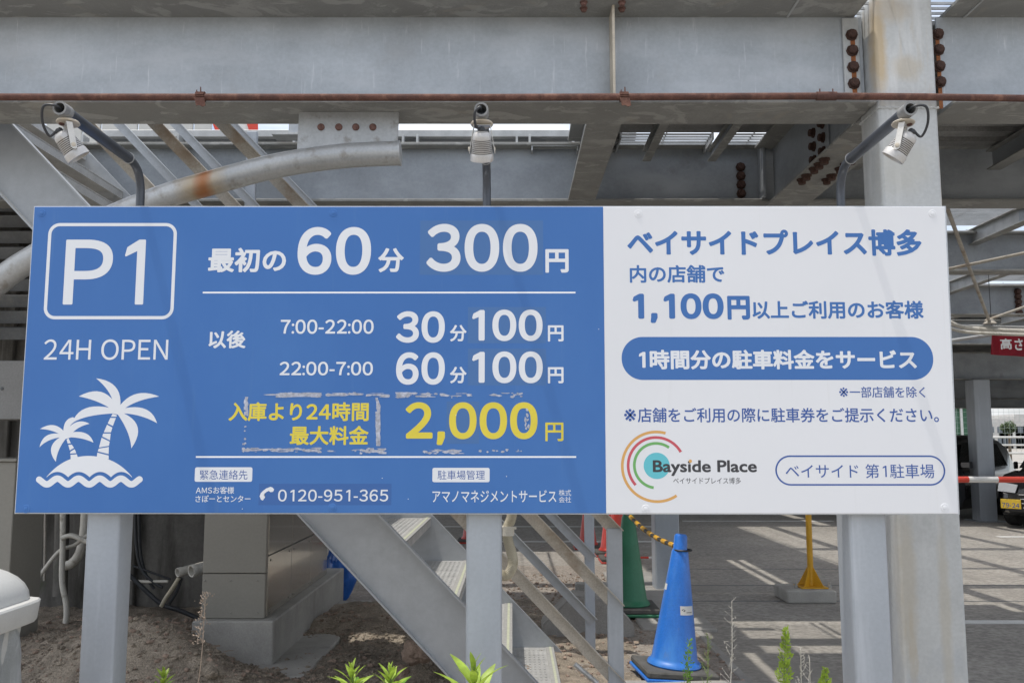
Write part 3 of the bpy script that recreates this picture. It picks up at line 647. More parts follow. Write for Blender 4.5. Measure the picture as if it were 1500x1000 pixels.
def ring(name, x0, y0, x1, y1, r, w, m, parent, lay=.0002, n=10):
    cx, cy = (x0 + x1) / 2, (y0 + y1) / 2; s = YS / 1300
    X0, X1 = P(x0, cy, YS).x, P(x1, cy, YS).x; Z0, Z1 = P(cx, y1, YS).z, P(cx, y0, YS).z
    def path(ins):
        rr = r * s - ins; out = []
        for (ux, uz, a0) in ((X1 - r * s, Z1 - r * s, 0), (X0 + r * s, Z1 - r * s, 90), (X0 + r * s, Z0 + r * s, 180), (X1 - r * s, Z0 + r * s, 270)):
            for k in range(n + 1):
                t = R(a0 + 90 * k / n); out.append(Vector((ux + rr * math.cos(t), YS - lay, uz + rr * math.sin(t))))
        return out
    o1, i1 = path(0), path(w * s); b = MB(); A_ = [b.bm.verts.new(v) for v in o1]; I_ = [b.bm.verts.new(v) for v in i1]
    for k in range(len(A_)): b.bm.faces.new((A_[k], A_[(k + 1) % len(A_)], I_[(k + 1) % len(A_)], I_[k]))
    return obj(name, b, m, parent, smooth=0)
def arc(name, cx, cy, r, w, a0, a1, m, parent, lay=.0001, n=48):
    c = plane_pt(cx, cy, lay); s = YS / 1300 * 1.0; b = MB(); O = []; I = []
    for k in range(n + 1):
        t = R(a0 + (a1 - a0) * k / n); d = Vector((math.cos(t), 0, math.sin(t)))
        O.append(b.bm.verts.new(c + d * (r + w / 2) * s)); I.append(b.bm.verts.new(c + d * (r - w / 2) * s))
    for k in range(n): b.bm.faces.new((O[k], O[k + 1], I[k + 1], I[k]))
    return obj(name, b, m, parent, smooth=0)
W = 'inkwhite'; T = lettering
ring('logo_frame', 67.4, 326.8, 256.8, 467.6, 17, 4.8, W, blue)
T("P", 94.5, 351, 164.5, 446, W, blue, .012); T("1", 182, 351, 211.8, 446, W, blue, .012)
T("24H OPEN", 64.5, 497, 246.2, 527, W, blue, .004)
T("最初の", 305.2, 363, 419, 398.8, W, blue, .03); T("60", 436, 332.6, 543.5, 402.4, W, blue, .03); T("分", 554, 363.4, 591.5, 398.8, W, blue, .03)
rect('price_sticker', 615.2, 323, 795.7, 402.6, 'bluestick', blue); T("300", 624.8, 328, 787.4, 398, W, blue, .03); T("円", 798.9, 365, 833, 399.4, W, blue, .03)
rect('rule_line', 297, 427.3, 843, 429.6, 'inkline', blue); rect('rule_line', 287, 667.7, 844, 670.1, 'inkline', blue)
T("7:00-22:00", 411.2, 468, 547.3, 488.8, W, blue, .02); T("22:00-7:00", 409.6, 529.6, 546.2, 549.6, W, blue, .02); T("以後", 305.6, 484, 360, 510, W, blue, .03)
rect('price_sticker', 685.4, 449.6, 799.8, 502.6, 'bluestick', blue); rect('price_sticker', 685.4, 510.4, 800.2, 564.2, 'bluestick', blue)
for y0, y1, s_ in ((455.8, 501.9, "30"), (515.8, 563.2, "60")): T(s_, 580.2, y0, 651.6, y1, W, blue, .032)
for y0, y1 in ((475.8, 500), (537, 561.2)): T("分", 659, y0, 683.5, y1, W, blue, .026); T("円", 802.6, y0 + .6, 825.5, y1, W, blue, .026)
T("100", 691.6, 453.4, 794.8, 499.4, W, blue, .032); T("100", 691.6, 514.6, 795, 561, W, blue, .032)
rect('price_sticker', 654, 587.8, 702, 649.6, 'bluestick', blue)
T("2,000", 594, 588.8, 787.4, 651.4, 'inkyellow', blue, .03); T("円", 798.8, 618.6, 825.4, 645.8, 'inkyellow', blue, .018)
T("入庫より24時間", 335, 588.8, 540.2, 616.4, 'inkyellow', blue, .027); T("最大料金", 424.6, 623.4, 539.8, 651.4, 'inkyellow', blue, .027)
rect('caption_plate', 285.4, 684, 369.6, 705.2, 'inkwhite', blue, .00012, 2.5, 3); T("緊急連絡先", 292.8, 688, 362.6, 702, 'inknavy', blue, 0)
rect('caption_plate', 633.4, 684.8, 717.2, 705.8, 'inkwhite', blue, .00012, 2.5, 3); T("駐車場管理", 641, 688.6, 710.2, 702, 'inknavy', blue, 0)
T("AMSお客様", 287, 712.4, 343, 722.8, W, blue, .008); T("さぽーとセンター", 286.4, 724.8, 367, 735, W, blue, .008)
rect('phone_sticker', 379, 708, 573.4, 739.4, 'bluedark', blue); T("0120-951-365", 407.4, 716.6, 568.6, 734, W, blue, .012)
T("アマノマネジメントサービス", 633.4, 717.4, 814.8, 735.2, W, blue, .008); T("株式", 818.6, 716.8, 836.6, 725.8, W, blue, 0); T("会社", 818.6, 726.9, 836.6, 735.6, W, blue, 0)
b = MB(); b.poly([plane_pt(280 + x / 4.6875, 660 + y / 4.6875, .0002) for x, y in ((470, 312), (478, 290), (494, 274), (515, 258), (545, 246), (560, 252), (570, 265), (562, 280), (545, 283), (533, 274), (518, 281), (505, 292), (500, 302), (508, 318), (492, 340), (480, 335))]); obj('phone_symbol', b, W, blue, smooth=0, tri=True)
U = 'inkblue'
T("ベイサイドプレイス博多", 918.9, 336, 1349.8, 374.9, U, white, .036); T("内の店舗で", 922.5, 388.2, 1061, 414.2, U, white, .026)
T("1,100", 926.8, 429.6, 1060, 473, U, white, .046); T("円", 1065.4, 433.2, 1098.5, 468.2, U, white, .046); T("以上ご利用のお客様", 1102, 440.2, 1352.6, 467, U, white, .03)
rect('blue_pill', 910.6, 493.3, 1367, 556.3, 'inkblue', white, .00010, 31, 16)
T("1時間分の駐車料金をサービス", 935.8, 512, 1342.6, 540.8, W, white, .034)
T("※一部店舗を除く", 1229.2, 565.9, 1355.2, 582.2, 'inknavy', white, .010); T("※店舗をご利用の際に駐車券をご提示ください。", 914.2, 597, 1375, 618.4, 'inknavy', white, .014)
ring('pill_outline', 1135.6, 666.6, 1384.7, 710.8, 22, 2.3, 'inknavy', white)
T("ベイサイド 第1駐車場", 1150.7, 679.3, 1368.5, 700, 'inknavy', white, .004)
arc('logo_arc', 962, 683, 50, 4, 74, 304, 'lorange', white); arc('logo_arc', 961.5, 682, 41, 4, 29, 222, 'lred', white); arc('logo_arc', 961.5, 681.5, 32, 4, 54, 262, 'lgreen', white)
b = MB(); b.lathe([(19 * YS / 1300, 0), (19 * YS / 1300, .00015)], plane_pt(962, 681.8, .0), (0, -1, 0), 40); obj('logo_disc', b, 'lteal', white)
T("Bayside Place", 956.3, 673.6, 1108.6, 696.6, 'inkblack', white, .026, latin=True); T("ベイサイドプレイス博多", 986.2, 699, 1085.2, 708.4, 'inkblack', white, -.004)
b = MB(); b.lathe([(2.4 * YS / 1300, 0), (2.4 * YS / 1300, .00015)], plane_pt(1011.3, 675, .0002), (0, -1, 0), 16); obj('logo_dot', b, 'lorange', white)
# palm island emblem
def q2(p0, c, p1, n=10): return [((1 - t) ** 2 * p0[0] + 2 * t * (1 - t) * c[0] + t * t * p1[0], (1 - t) ** 2 * p0[1] + 2 * t * (1 - t) * c[1] + t * t * p1[1]) for t in [k / n for k in range(n + 1)]]
b = MB(); kk = 0
def ipoly(pts):
    global kk
    o = []
    for p_ in pts:
        if not o or (abs(p_[0] - o[-1][0]) + abs(p_[1] - o[-1][1])) > .5: o.append(p_)
    if abs(o[0][0] - o[-1][0]) + abs(o[0][1] - o[-1][1]) < .5: o.pop()
    b.poly([plane_pt(40 + x / 5.262, 540 + y / 5.262, .0001 + kk * .000006) for x, y in o]); kk += 1
def leaf2(tip, c1, b1, b2, c2): ipoly(q2(tip, c1, b1) + q2(b2, c2, tip))
for a_ in (((530, 73), (730, 95), (718, 280), (665, 268), (640, 160)), ((397, 212), (590, 105), (690, 285), (640, 305), (540, 240)), ((345, 420), (400, 250), (640, 300), (665, 343), (430, 355)),
           ((1017, 213), (830, 135), (716, 280), (755, 302), (850, 235)), ((1000, 418), (955, 265), (755, 302), (745, 343), (880, 350)), ((802, 612), (930, 430), (745, 343), (697, 350), (795, 490)),
           ((98, 463), (205, 395), (280, 478), (250, 503), (180, 465)), ((94, 603), (120, 480), (255, 500), (285, 525), (165, 530)), ((220, 716), (130, 600), (255, 525), (297, 538), (230, 620)),
           ((480, 423), (400, 378), (328, 442), (350, 490), (400, 440)), ((510, 568), (480, 468), (345, 488), (335, 527), (430, 530))): leaf2(*a_)
ipoly([(640, 303), (665, 266), (716, 276), (757, 302), (747, 345), (697, 352), (663, 345)]); ipoly([(278, 475), (328, 440), (352, 490), (336, 527), (297, 540), (252, 527), (250, 502)])
ipoly(q2((278, 480), (280, 385), (352, 372)) + q2((385, 393), (345, 415), (328, 442)))
for q_ in (((658, 345), (692, 358), (687, 368), (645, 368)), ((640, 378), (683, 378), (660, 440), (620, 420)), ((615, 430), (656, 452), (645, 488), (590, 488)), ((585, 498), (643, 498), (637, 550), (578, 520)), ((573, 530), (635, 560), (630, 592), (553, 605)), ((551, 614), (629, 601), (627, 656), (543, 635)), ((540, 645), (627, 667), (628, 695), (535, 685)),
           ((318, 533), (335, 572), (312, 575), (303, 545)), ((316, 585), (343, 583), (360, 608), (328, 628)), ((333, 637), (365, 618), (378, 648), (330, 652)), ((333, 662), (382, 657), (390, 685), (335, 697))): ipoly(q_)
ipoly(q2((148, 832), (280, 672), (470, 670), 20) + q2((470, 670), (680, 672), (808, 832), 20) + q2((805, 834), (725, 752), (645, 834)) + q2((645, 834), (562, 752), (480, 834)) + q2((480, 834), (398, 752), (315, 834)) + q2((315, 834), (233, 752), (150, 834)))
obj('palm_emblem', b, W, blue, smooth=0, tri=True)
b = MB(); wp = []
for k in range(121):
    x = 92 + 773 * k / 120; wp.append((x, 867 - 22 * math.cos(2 * math.pi * (x - 232) / 163.0)))
L_, R_2 = [], []
for k, (x, y) in enumerate(wp):
    x0, y0 = wp[max(k - 1, 0)]; x1, y1 = wp[min(k + 1, 120)]; L = math.hypot(x1 - x0, y1 - y0); nx, ny = -(y1 - y0) / L * 25, (x1 - x0) / L * 25
    L_.append((x + nx, y + ny)); R_2.append((x - nx, y - ny))
def cap(c, a0): return [(c[0] + 25 * math.cos(a0 + math.pi * k / 10), c[1] + 25 * math.sin(a0 + math.pi * k / 10)) for k in range(1, 10)]
va = [b.bm.verts.new(plane_pt(40 + x / 5.262, 540 + y / 5.262, .0002)) for x, y in L_]; vb = [b.bm.verts.new(plane_pt(40 + x / 5.262, 540 + y / 5.262, .0002)) for x, y in R_2]
for k in range(120): b.bm.faces.new((va[k], va[k + 1], vb[k + 1], vb[k]))
for c_ in (wp[0], wp[-1]): b.poly([plane_pt(40 + (c_[0] + 25 * math.cos(t * math.pi / 12)) / 5.262, 540 + (c_[1] + 25 * math.sin(t * math.pi / 12)) / 5.262, .00022) for t in range(24)])
obj('wave_emblem', b, W, blue, smooth=0)
# torn tape residue
rt = random.Random(11); b = MB(); nlay = [0]
def scrap(x0, y0, x1, y1, n, dens=.7, mn=2, mx=9):
    for k in range(n):
        cx = rt.uniform(x0, x1); cy = rt.uniform(y0, y1); hor = abs(x1 - x0) > abs(y1 - y0)
        rx, ry = (rt.uniform(mn, mx), rt.uniform(.4, 2.4)) if hor else (rt.uniform(.8, 2.8), rt.uniform(mn, mx) * .8)
        m_ = rt.randint(7, 11); nlay[0] += 1
        b.poly([plane_pt(min(max(cx + rx * math.cos(6.283 * j / m_) * rt.uniform(.45, 1.2), x0 - 1), x1 + 1), min(max(cy + ry * math.sin(6.283 * j / m_) * rt.uniform(.4, 1.2), y0 - 1), y1 + 1), .0004 + (nlay[0] % 80) * .000005) for j in range(m_)])
scrap(362, 575, 570, 581, 34, mx=16); scrap(405, 575.5, 470, 581, 44, mx=22); scrap(358, 582, 363, 608, 26); scrap(356, 610, 360, 660, 7, mn=1, mx=3); scrap(551, 583, 556.5, 652, 80, mn=4, mx=10); scrap(357, 656, 470, 662, 34, mx=14); scrap(528, 656, 565, 664, 16)
scrap(580, 575, 640, 582, 26, mx=12); scrap(645, 575, 775, 582, 14, mn=1, mx=9); scrap(620, 658, 680, 664, 20, mx=12); scrap(690, 658, 775, 662, 10, mn=1, mx=4); scrap(769, 597, 775, 628, 12, mn=2, mx=6); scrap(355, 656, 366, 662, 12, mn=1, mx=4)
scrap(430, 658, 560, 661, 10, mn=1, mx=7); scrap(749, 575, 765, 582, 8, mn=1, mx=5)
obj('tape_residue', b, 'glue', blue, smooth=0, kind='stuff')
b = MB()
for x_, y_ in ((355, 745), (598, 730.5), (742, 697.5), (877, 482), (668, 608), (560, 700)): b.lathe([(.0016, 0), (.001, .001)], plane_pt(x_, y_, .0001), (0, -1, 0), 7)
obj('paint_flecks', b, W, blue, kind='stuff')
def capd(x, y, m, par):
    b = MB(); c = plane_pt(x, y, 0); b.lathe([(.0150, 0), (.0145, .0009), (.010, .0015), (.0080, .0011), (.0078, .0020), (.004, .0028)], c, (0, -1, 0), 24); obj('screw_cap', b, m, par)
for x, y in ((935, 313), (1366, 313), (946, 745), (1384, 743)): capd(x, y, 'white', white)
for x, y in ((61, 312), (488, 312), (38, 745), (487, 743)): capd(x, y, 'blue', blue)

# ------------------------------------------------------------------ spotlights on arms
def lamp(vx, ex, ey, label, side, bx=None):
    YA = 3.262
    base = P(vx, 303, YA); base.z = 1.9
    t = thing('sign_spotlight', base, label, 'spotlight', 'spotlights on arms above the sign')
    end = P(ex, ey, 2.68)
    zb = end.z + .005
    zz = 2.235
    X = base.x + 0
    bend0 = Vector((X, YA, zb - .13)); tgt = end
    k1 = Vector((X, YA, zb - .075)); dirv = (end - Vector((X, YA, zb + .01))).normalized()
    corner = Vector((X, YA, zb - .01)); k2 = corner + dirv * .11
    pth = [Vector((X, YA, base.z)), bend0] + [ (1 - s) ** 2 * bend0 + 2 * s * (1 - s) * corner + s * s * k2 for s in (.15, .3, .45, .6, .75, .9, 1)]
    b = MB(); b.tube(pth, .0155, 16); obj('upright', b, 'arm', t)
    b = MB(); b.tube([k2 - dirv * .002, end - dirv * .04], .0195, 18); obj('arm', b, 'arm', t)
    b = MB(); b.tube([k2 - dirv * .008, k2 - dirv * .002, k2 + dirv * .002], [.0185, .0215, .0215], 18); obj('collar', b, 'grate', t)
    # open threaded end, hollow
    b = MB(); n = 20; ax = dirv; u = ax.orthogonal().normalized(); w = ax.cross(u)
    prof = [(.0195, -.05), (.0225, -.048), (.0225, -.03), (.0215, -.028), (.0225, -.024), (.0215, -.020), (.0225, -.016), (.0215, -.012), (.0225, -.008), (.0225, 0), (.0165, .0), (.0165, -.06), (.0001, -.061)]
    rr = [[b.bm.verts.new(end + ax * h + (u * math.cos(6.28318 * k / n) + w * math.sin(6.28318 * k / n)) * r) for k in range(n)] for r, h in prof]
    for a_, c_ in zip(rr, rr[1:]):
        for k in range(n): b.bm.faces.new((a_[k], a_[(k + 1) % n], c_[(k + 1) % n], c_[k]))
    obj('open_end', b, 'collar', t)
    # mounting plate and bracket
    pc = end - dirv * .055 + Vector((0, 0, -.030))
    b = MB(); b.lathe([(.030, -.003), (.032, 0), (.030, .003)], pc, (0, .15, 1), 20); 
    for v in b.bm.verts: v.co.x = pc.x + (v.co.x - pc.x) * 1.15; 
    obj('mounting_plate', b, 'plate', t)
    b = MB(); b.lathe([(.006, -.012), (.006, 0), (.009, 0), (.009, .006)], pc + Vector((.02 * (1 if side > 0 else -1), 0, 0)), (0, 0, -1), 8); obj('plate_bolt', b, 'rust', t)
    d = (Vector((0, .50, -.87)) if not side else Vector((-side * .50, .33, -.76))).normalized()   # where the lamp looks
    lat = Vector((1, 0, 0)) if not side else Vector((.55, side * .83, 0)).normalized(); upv = d.cross(lat); fwd = Vector((-lat.y, lat.x, 0))
    piv = pc + Vector((-.01 * side, .012, -.078)); W2 = .0385
    b = MB()
    for s in (-1, 1):
        top = pc + lat * (s * .026) + Vector((0, 0, -.004)); bot = piv + lat * (s * W2)
        ax = (bot - top); L = ax.length; ax.normalize(); wv = fwd; tv = ax.cross(wv).normalized()
        q = [top + wv * .009, top - wv * .009, bot - wv * .009 + ax * .008, bot - wv * .004 + ax * .014, bot + wv * .004 + ax * .014, bot + wv * .009 + ax * .008]
        b.prism(q, tv * .002)
    b.prism([pc + lat * x_ + fwd * y_ + Vector((0, 0, -.006)) for x_, y_ in ((-.027, -.009), (.027, -.009), (.027, .009), (-.027, .009))], (0, 0, .0022))
    obj('bracket', b, 'bracket', t)
    b = MB()
    for s in (-1, 1): b.lathe([(.007, 0), (.007, .003), (.004, .004)], piv + lat * (s * (W2 + .001)), lat * s, 10)
    obj('pivot_screw', b, 'plate', t)
    o0 = piv - d * .056
    prof = [(.010, -.008), (.012, 0), (.022, .002), (.0285, .008), (.0315, .016), (.0325, .024)]
    z = .024; r = .0325
    for k in range(8):
        prof += [(r, z), (r, z + .0031), (r - .0075, z + .0034), (r - .0075, z + .0060), (r + .0006, z + .0061)]; z += .0061; r += .0006
    prof += [(.0380, z + .002), (.0395, z + .005), (.0405, z + .026), (.0385, z + .027), (.036, z + .012), (.001, z + .011)]
    z -= .008
    prof = [(q[0] * .93, q[1] * .93) for q in prof]; b = MB(); b.lathe(prof, o0, d, 32); lb = obj('lamp_body', b, 'lamp', t, smooth=30)
    b = MB(); b.lathe([(.0255, .024 * .93), (.0262, .024 * .93 + .0005), (.0300, (z + .006) * .93), (.029, (z + .0065) * .93)], o0, d, 28); obj('groove_shade_ring', b, 'grooveshade', lb)  # added dark ring: shade and dirt of the fin grooves as colour
    b = MB(); b.lathe([(.031, (z + .021) * .93), (.031, (z + .023) * .93)], o0, d, 24); obj('lens', b, 'carglass', lb)
    b = MB(); b.lathe([(.008, -.014), (.011, -.010), (.012, -.002)], o0, d, 12); obj('cable_gland', b, 'cable', lb)
    s = -1 if side <= 0 else 1
    sx = .045 * side if side else -.012
    if side: cpts = [end + dirv * -.02, end + dirv * .012 + Vector((s * .01, 0, .004)), end + Vector((sx, -.01, .0)), end + Vector((sx * 1.35, .02, -.04)), end + Vector((sx * 1.1, .045, -.075)), o0 - d * .012]
    else: cpts = [end + dirv * -.02, end + dirv * .014 + Vector((-.004, 0, .002)), end + Vector((-.020, -.01, -.018)), end + Vector((-.017, .02, -.05)), o0 - d * .012]
    b = MB(); b.tube(spline(cpts, 8), .0042, 8); obj('cable', b, 'cable', t)
    return t
lamp(205, 87, 158, 'left spotlight on a bent black arm above the blue P1 corner', -1)
lamp(713, 705, 160, 'middle spotlight hanging upright in front of its black arm', 0)
lamp(1232, 1334, 159, 'right spotlight on a bent black arm in front of the pale column', 1)

# ------------------------------------------------------------------ left: wall, cabinets, conduits
wl_ = thing('stained_wall', (-4, 7.6, 0), 'dark damp stained concrete wall behind the left half of the sign', 'wall')
B('wall_face', (-8.5, 7.6, 0), (-1.92, 7.8, 3.4), 'wall', wl_, 0)
for k in range(5):
    xx = -6.6 + k * 1.12; B('wall_rib', (xx, 7.54, 0), (xx + .10, 7.598, 3.4), 'wall', wl_, .008)
for zz in (.95, 1.75, 2.55): B('wall_ledge', (-8.5, 7.575, zz), (-1.92, 7.599, zz + .025), 'wall', wl_, .004)
cab = thing('electrical_cabinet', (P(342, 905, 5.6).x, 6.4, 0), 'taupe electrical cabinet with glossy side panel on a concrete plinth', 'cabinet')
cx0, cx1 = P(295, 880, 5.6).x, P(388, 880, 5.6).x; cz0 = P(342, 905.5, 5.6).z; cy1 = 7.45
cz1 = cz0 + 1.12
zs = P(342, 840, 5.6).z
B('cabinet_door', (cx0, 5.60, zs + .004), (cx1, 5.64, cz1), 'cabinet', cab, .004)
B('lower_panel', (cx0, 5.60, cz0), (cx1, 5.64, zs), 'cabinet', cab, .004)
B('carcass', (cx0 + .004, 5.641, cz0), (cx1 - .014, cy1, cz1 - .003), 'dark', cab, .004)
npan = 3
for k in range(npan):
    ya = 5.646 + (cy1 - 5.65) * k / npan; yb = 5.646 + (cy1 - 5.65) * (k + 1) / npan - .006
    B('side_panel', (cx1 - .013, ya, cz0), (cx1 + .001, yb, zs + .10), 'cabside', cab, .002)
    B('side_panel', (cx1 - .013, ya, zs + .106), (cx1 + .001, yb, cz1), 'cabside', cab, .002)
    for zz in (cz0 + .03, zs + .07):
        for yy in (ya + .06, yb - .06):
            mb = MB(); mb.lathe([(.007, 0), (.007, .003), (.003, .005)], (cx1 + .001, yy, zz), (1, 0, 0), 8); obj('screw', mb, 'cabinet', cab)
for px in (300, 338, 377):
    for py in (850, 897):
        q = P(px, py, 5.6); mb = MB(); mb.lathe([(.007, 0), (.007, .003), (.003, .005)], (q.x, 5.6, q.z), (0, -1, 0), 8); obj('screw', mb, 'cabinet', cab)
B('roof_cap', (cx0 - .02, 5.58, cz1 + .001), (cx1 + .02, cy1 + .02, cz1 + .04), 'cabinet', cab, .006)
pl = thing('concrete_plinth', ((cx0 + cx1) / 2, 6.5, 0), 'grey concrete plinth carrying the taupe cabinet', 'plinth')
B('plinth_block', (cx0 - .03, 5.53, -.05), (cx1 + .075, cy1 + .35, cz0 - .002), 'plinth', pl, .008)
B('footing', (cx1 - .2, 5.25, -.08), (cx1 + .34, cy1 + .25, .065), 'plinth', pl, .01)
# grey cabinets at the far left edge
lc = thing('wall_cabinet', P(10, 575, 5.4), 'grey metal cabinet beside the left edge of the sign', 'cabinet')
a = P(-80, 528, 5.4); b_ = P(60, 614, 5.4)
B('cabinet_face', (a.x, 5.4, b_.z), (b_.x, 5.75, a.z), mat('grey_cabinet', (.24, .24, .235), .6, 0, .08, 4), lc, .004)
mb = MB(); q = P(3, 569, 5.4); mb.lathe([(.01, 0), (.01, .004), (.004, .007)], (q.x, 5.4, q.z), (0, -1, 0), 10); obj('knob', mb, 'dark', lc)
a = P(-80, 676, 5.2); b_ = P(13, 850, 5.2)
lc2 = thing('small_cabinet', (b_.x - .2, 5.3, 0), 'narrow taupe cabinet at the left edge behind the white bin', 'cabinet')
B('cabinet_body', (a.x, 5.2, .02), (b_.x, 5.55, a.z), 'cabinet', lc2, .004)
B('cabinet_lid', (a.x - .01, 5.18, a.z + .001), (b_.x + .012, 5.57, a.z + .018), 'cabinet', lc2, .003)
# framing above, behind the stair at left: a louvred store hidden by the sign
b = MB()
sh = thing('louvred_screen', (-4.2, 7.0, 0), 'dark slatted screen behind the staircase at the upper left', 'screen')
for k in range(9):
    z = 2.25 + k * .13; mb = MB(); mb.box((-6.2, -.01, -.05), (-3.0, .01, .05), 0, Matrix.Translation((0, 7.0, z)) @ Matrix.Rotation(R(28), 4, 'X')); obj('slat', mb, 'dark', sh)
for x_ in (-6.2, -4.4, -3.06): B('screen_post', (x_, 7.02, 0), (x_ + .06, 7.1, 3.4), 'dark', sh)
def pipe_thing(name, path, r, m, label, cat='conduit', Y=6.9, n=10, sm=6):
    pts_ = spline([P(p[0], p[1], p[2] if len(p) > 2 else Y) for p in path], sm); b = MB(); b.tube(pts_, r, n); return obj(name, b, m, None, smooth=60, label=label, cat=cat)
pipe_thing('conduit', ((92, 700), (92, 790), (91, 850), (97, 885), (96, 912), (86, 935)), .022, 'pvc', 'pale plastic conduit dropping vertically into the soil left of the left post')
pipe_thing('conduit', ((90, 788), (105, 784), (125, 792), (150, 800)), .019, 'pvc', 'short pale conduit running right from the top of the vertical one', Y=6.85)
pipe_thing('conduit', ((150, 765), (112, 796), (88, 806), (66, 832), (40, 870), (20, 900)), .015, 'pvc', 'thin pale conduit slanting down left behind the white bin', Y=6.95)
pipe_thing('conduit', ((126, 720), (124, 770), (118, 806), (106, 824), (92, 829)), .036, 'pvc', 'thick grey bent conduit beside the left post', Y=7.15)
for x_, k in ((51, 'leftmost'), (58, 'middle'), (66, 'rightmost')):
    pipe_thing('wall_pipe', ((x_, 650), (x_, 790), (x_ - 1, 850)), .011, 'brown' if k != 'middle' else 'pvc', k + ' of three thin upright pipes on the stained wall', 'pipe', Y=7.45)
pipe_thing('fat_pipe', ((91, 600), (91, 752), (90, 800), (88, 872)), .055, 'wall', 'fat dull pipe standing against the stained wall', 'pipe', Y=7.38, n=16)
pipe_thing('cable', ((197, 700), (199, 790), (206, 830), (222, 850), (238, 860)), .012, 'cable', 'black cable hanging right of the left post', 'cable')
pipe_thing('cable', ((203, 700), (205, 800), (214, 842), (226, 862)), .012, 'cable', 'second black cable hanging close behind the first', 'cable', Y=6.98)
pipe_thing('cable', ((190, 842), (215, 866), (238, 885), (262, 893), (290, 905)), .017, 'cable', 'thick black cable sagging onto the soil mound', 'cable', Y=6.5)
pipe_thing('cable', ((195, 828), (222, 838), (250, 848)), .009, 'cable', 'thin dark cable reaching towards the open pipe ends', 'cable')
pipe_thing('conduit', ((188, 846), (205, 851), (246, 851)), .011, 'pvc', 'slim level conduit below the open pipe ends')
pipe_thing('conduit', ((262, 846), (252, 862), (243, 875), (236, 888)), .014, 'hose', 'beige hose dropping from the smaller open pipe end', Y=6.3)
pipe_thing('cable', ((266, 846), (259, 866), (248, 884)), .010, 'cable', 'grey cable dropping beside the beige hose', 'cable', Y=6.32)
def open_pipe(px, py, r, label, Y=6.1):
    c = P(px, py, Y); d = Vector((.62, .75, .12)).normalized(); b = MB(); n = 22; u = d.orthogonal().normalized(); w = d.cross(u)
    prof = [(r * .8, .12), (r * .8, .0), (r, -.002), (r * 1.06, .002), (r * 1.06, .03), (r * .98, .032), (r * .98, .45)]
    rr = [[b.bm.verts.new(c + d * h + (u * math.cos(6.28318 * k / n) + w * math.sin(6.28318 * k / n)) * q) for k in range(n)] for q, h in prof]
    for a_, c_ in zip(rr, rr[1:]):
        for k in range(n): b.bm.faces.new((a_[k], a_[(k + 1) % n], c_[(k + 1) % n], c_[k]))
    b.bm.faces.new(rr[0])
    return obj('open_pipe_end', b, 'pvc', None, smooth=40, label=label, cat='pipe')
open_pipe(260, 838, .029, 'smaller of two open conduit ends left of the cabinet'); open_pipe(280, 836, .04, 'larger of two open conduit ends left of the cabinet', 6.05)
# flexible hose behind the centre post
hz = thing('flexible_hose', P(745, 760, 3.5), 'ribbed beige hose hanging beside the middle post', 'hose')
pts_ = spline([P(x, y, 3.5) for x, y in ((751, 700), (750, 752), (744, 772), (744, 790), (750, 812), (751, 828), (743, 842), (732, 840), (722, 828))], 14)
b = MB(); b.tube(pts_, [.0185 + (.0022 if k % 2 else 0) for k in range(len(pts_))], 16); obj('hose', b, 'hose', hz, smooth=70)
b = MB(); q = P(743.5, 777, 3.5); b.tube([q + Vector((0, 0, .018)), q + Vector((0, 0, -.018))], .026, 18); b.box(q + Vector((-.03, -.02, .008)), q + Vector((.034, .0, .016))); obj('hose_clip', b, 'pvc', hz)
# blue tarp bag
q = PG(500, 842); c = Vector((P(500, 820, 8.0).x, 8.0, .02)); mb = MB(); bmesh.ops.create_icosphere(mb.bm, subdivisions=4, radius=1)
for v in mb.bm.verts:
    n_ = noise.fractal(v.co * 2.3, 1, 2, 4); v.co = c + Vector((v.co.x * .13, v.co.y * .12, max(-.05, v.co.z * .25 + .22))) * (1 + .22 * n_)
obj('blue_tarp', mb, 'tarp', None, smooth=50, label='crumpled blue tarpaulin bundle just right of the taupe cabinet', cat='tarp')

# ------------------------------------------------------------------ waste bin
bt = thing('waste_bin', (-1.80, 2.85, 0), 'white lidded plastic waste bin with a bag at the lower left corner', 'bin')
rz = P(62, 873, 3.06).z; bx = P(68, 880, 3.06).x; x0b = bx - .44; y0b, y1b = 2.62, 3.06
mb = MB(); nseg = 40
def rring(z, ins, sc=0):
    cxm, cym = (x0b + bx) / 2, (y0b + y1b) / 2; hx, hy = (bx - x0b) / 2 - ins, (y1b - y0b) / 2 - ins; out = []
    for k in range(nseg):
        t = 2 * math.pi * k / nseg; c_, s_ = math.cos(t), math.sin(t); p_ = 8
        rad = 1 / ((abs(c_) ** p_ + abs(s_) ** p_) ** (1 / p_)); out.append(Vector((cxm + hx * c_ * rad, cym + hy * s_ * rad, z)))
    return out
def loft(rings, mb, capb=True, capt=True):
    vv = [[mb.bm.verts.new(p) for p in r_] for r_ in rings]; n = len(vv[0])
    for a_, b_2 in zip(vv, vv[1:]):
        for k in range(n): mb.bm.faces.new((a_[k], a_[(k + 1) % n], b_2[(k + 1) % n], b_2[k]))
    if capb: mb.bm.faces.new(vv[0][::-1])
    if capt: mb.bm.faces.new(vv[-1])
loft([rring(rz - .07, .003), rring(rz - .066, 0), rring(rz - .006, -.006), rring(rz, -.002), rring(rz + .002, .018)], mb); obj('rim', mb, 'bin', bt)
mb = MB(); loft([rring(.01, .10), rring(.3, .085), rring(rz - .072, .035)], mb); obj('body', mb, 'bin', bt)
mb = MB(); rr = []
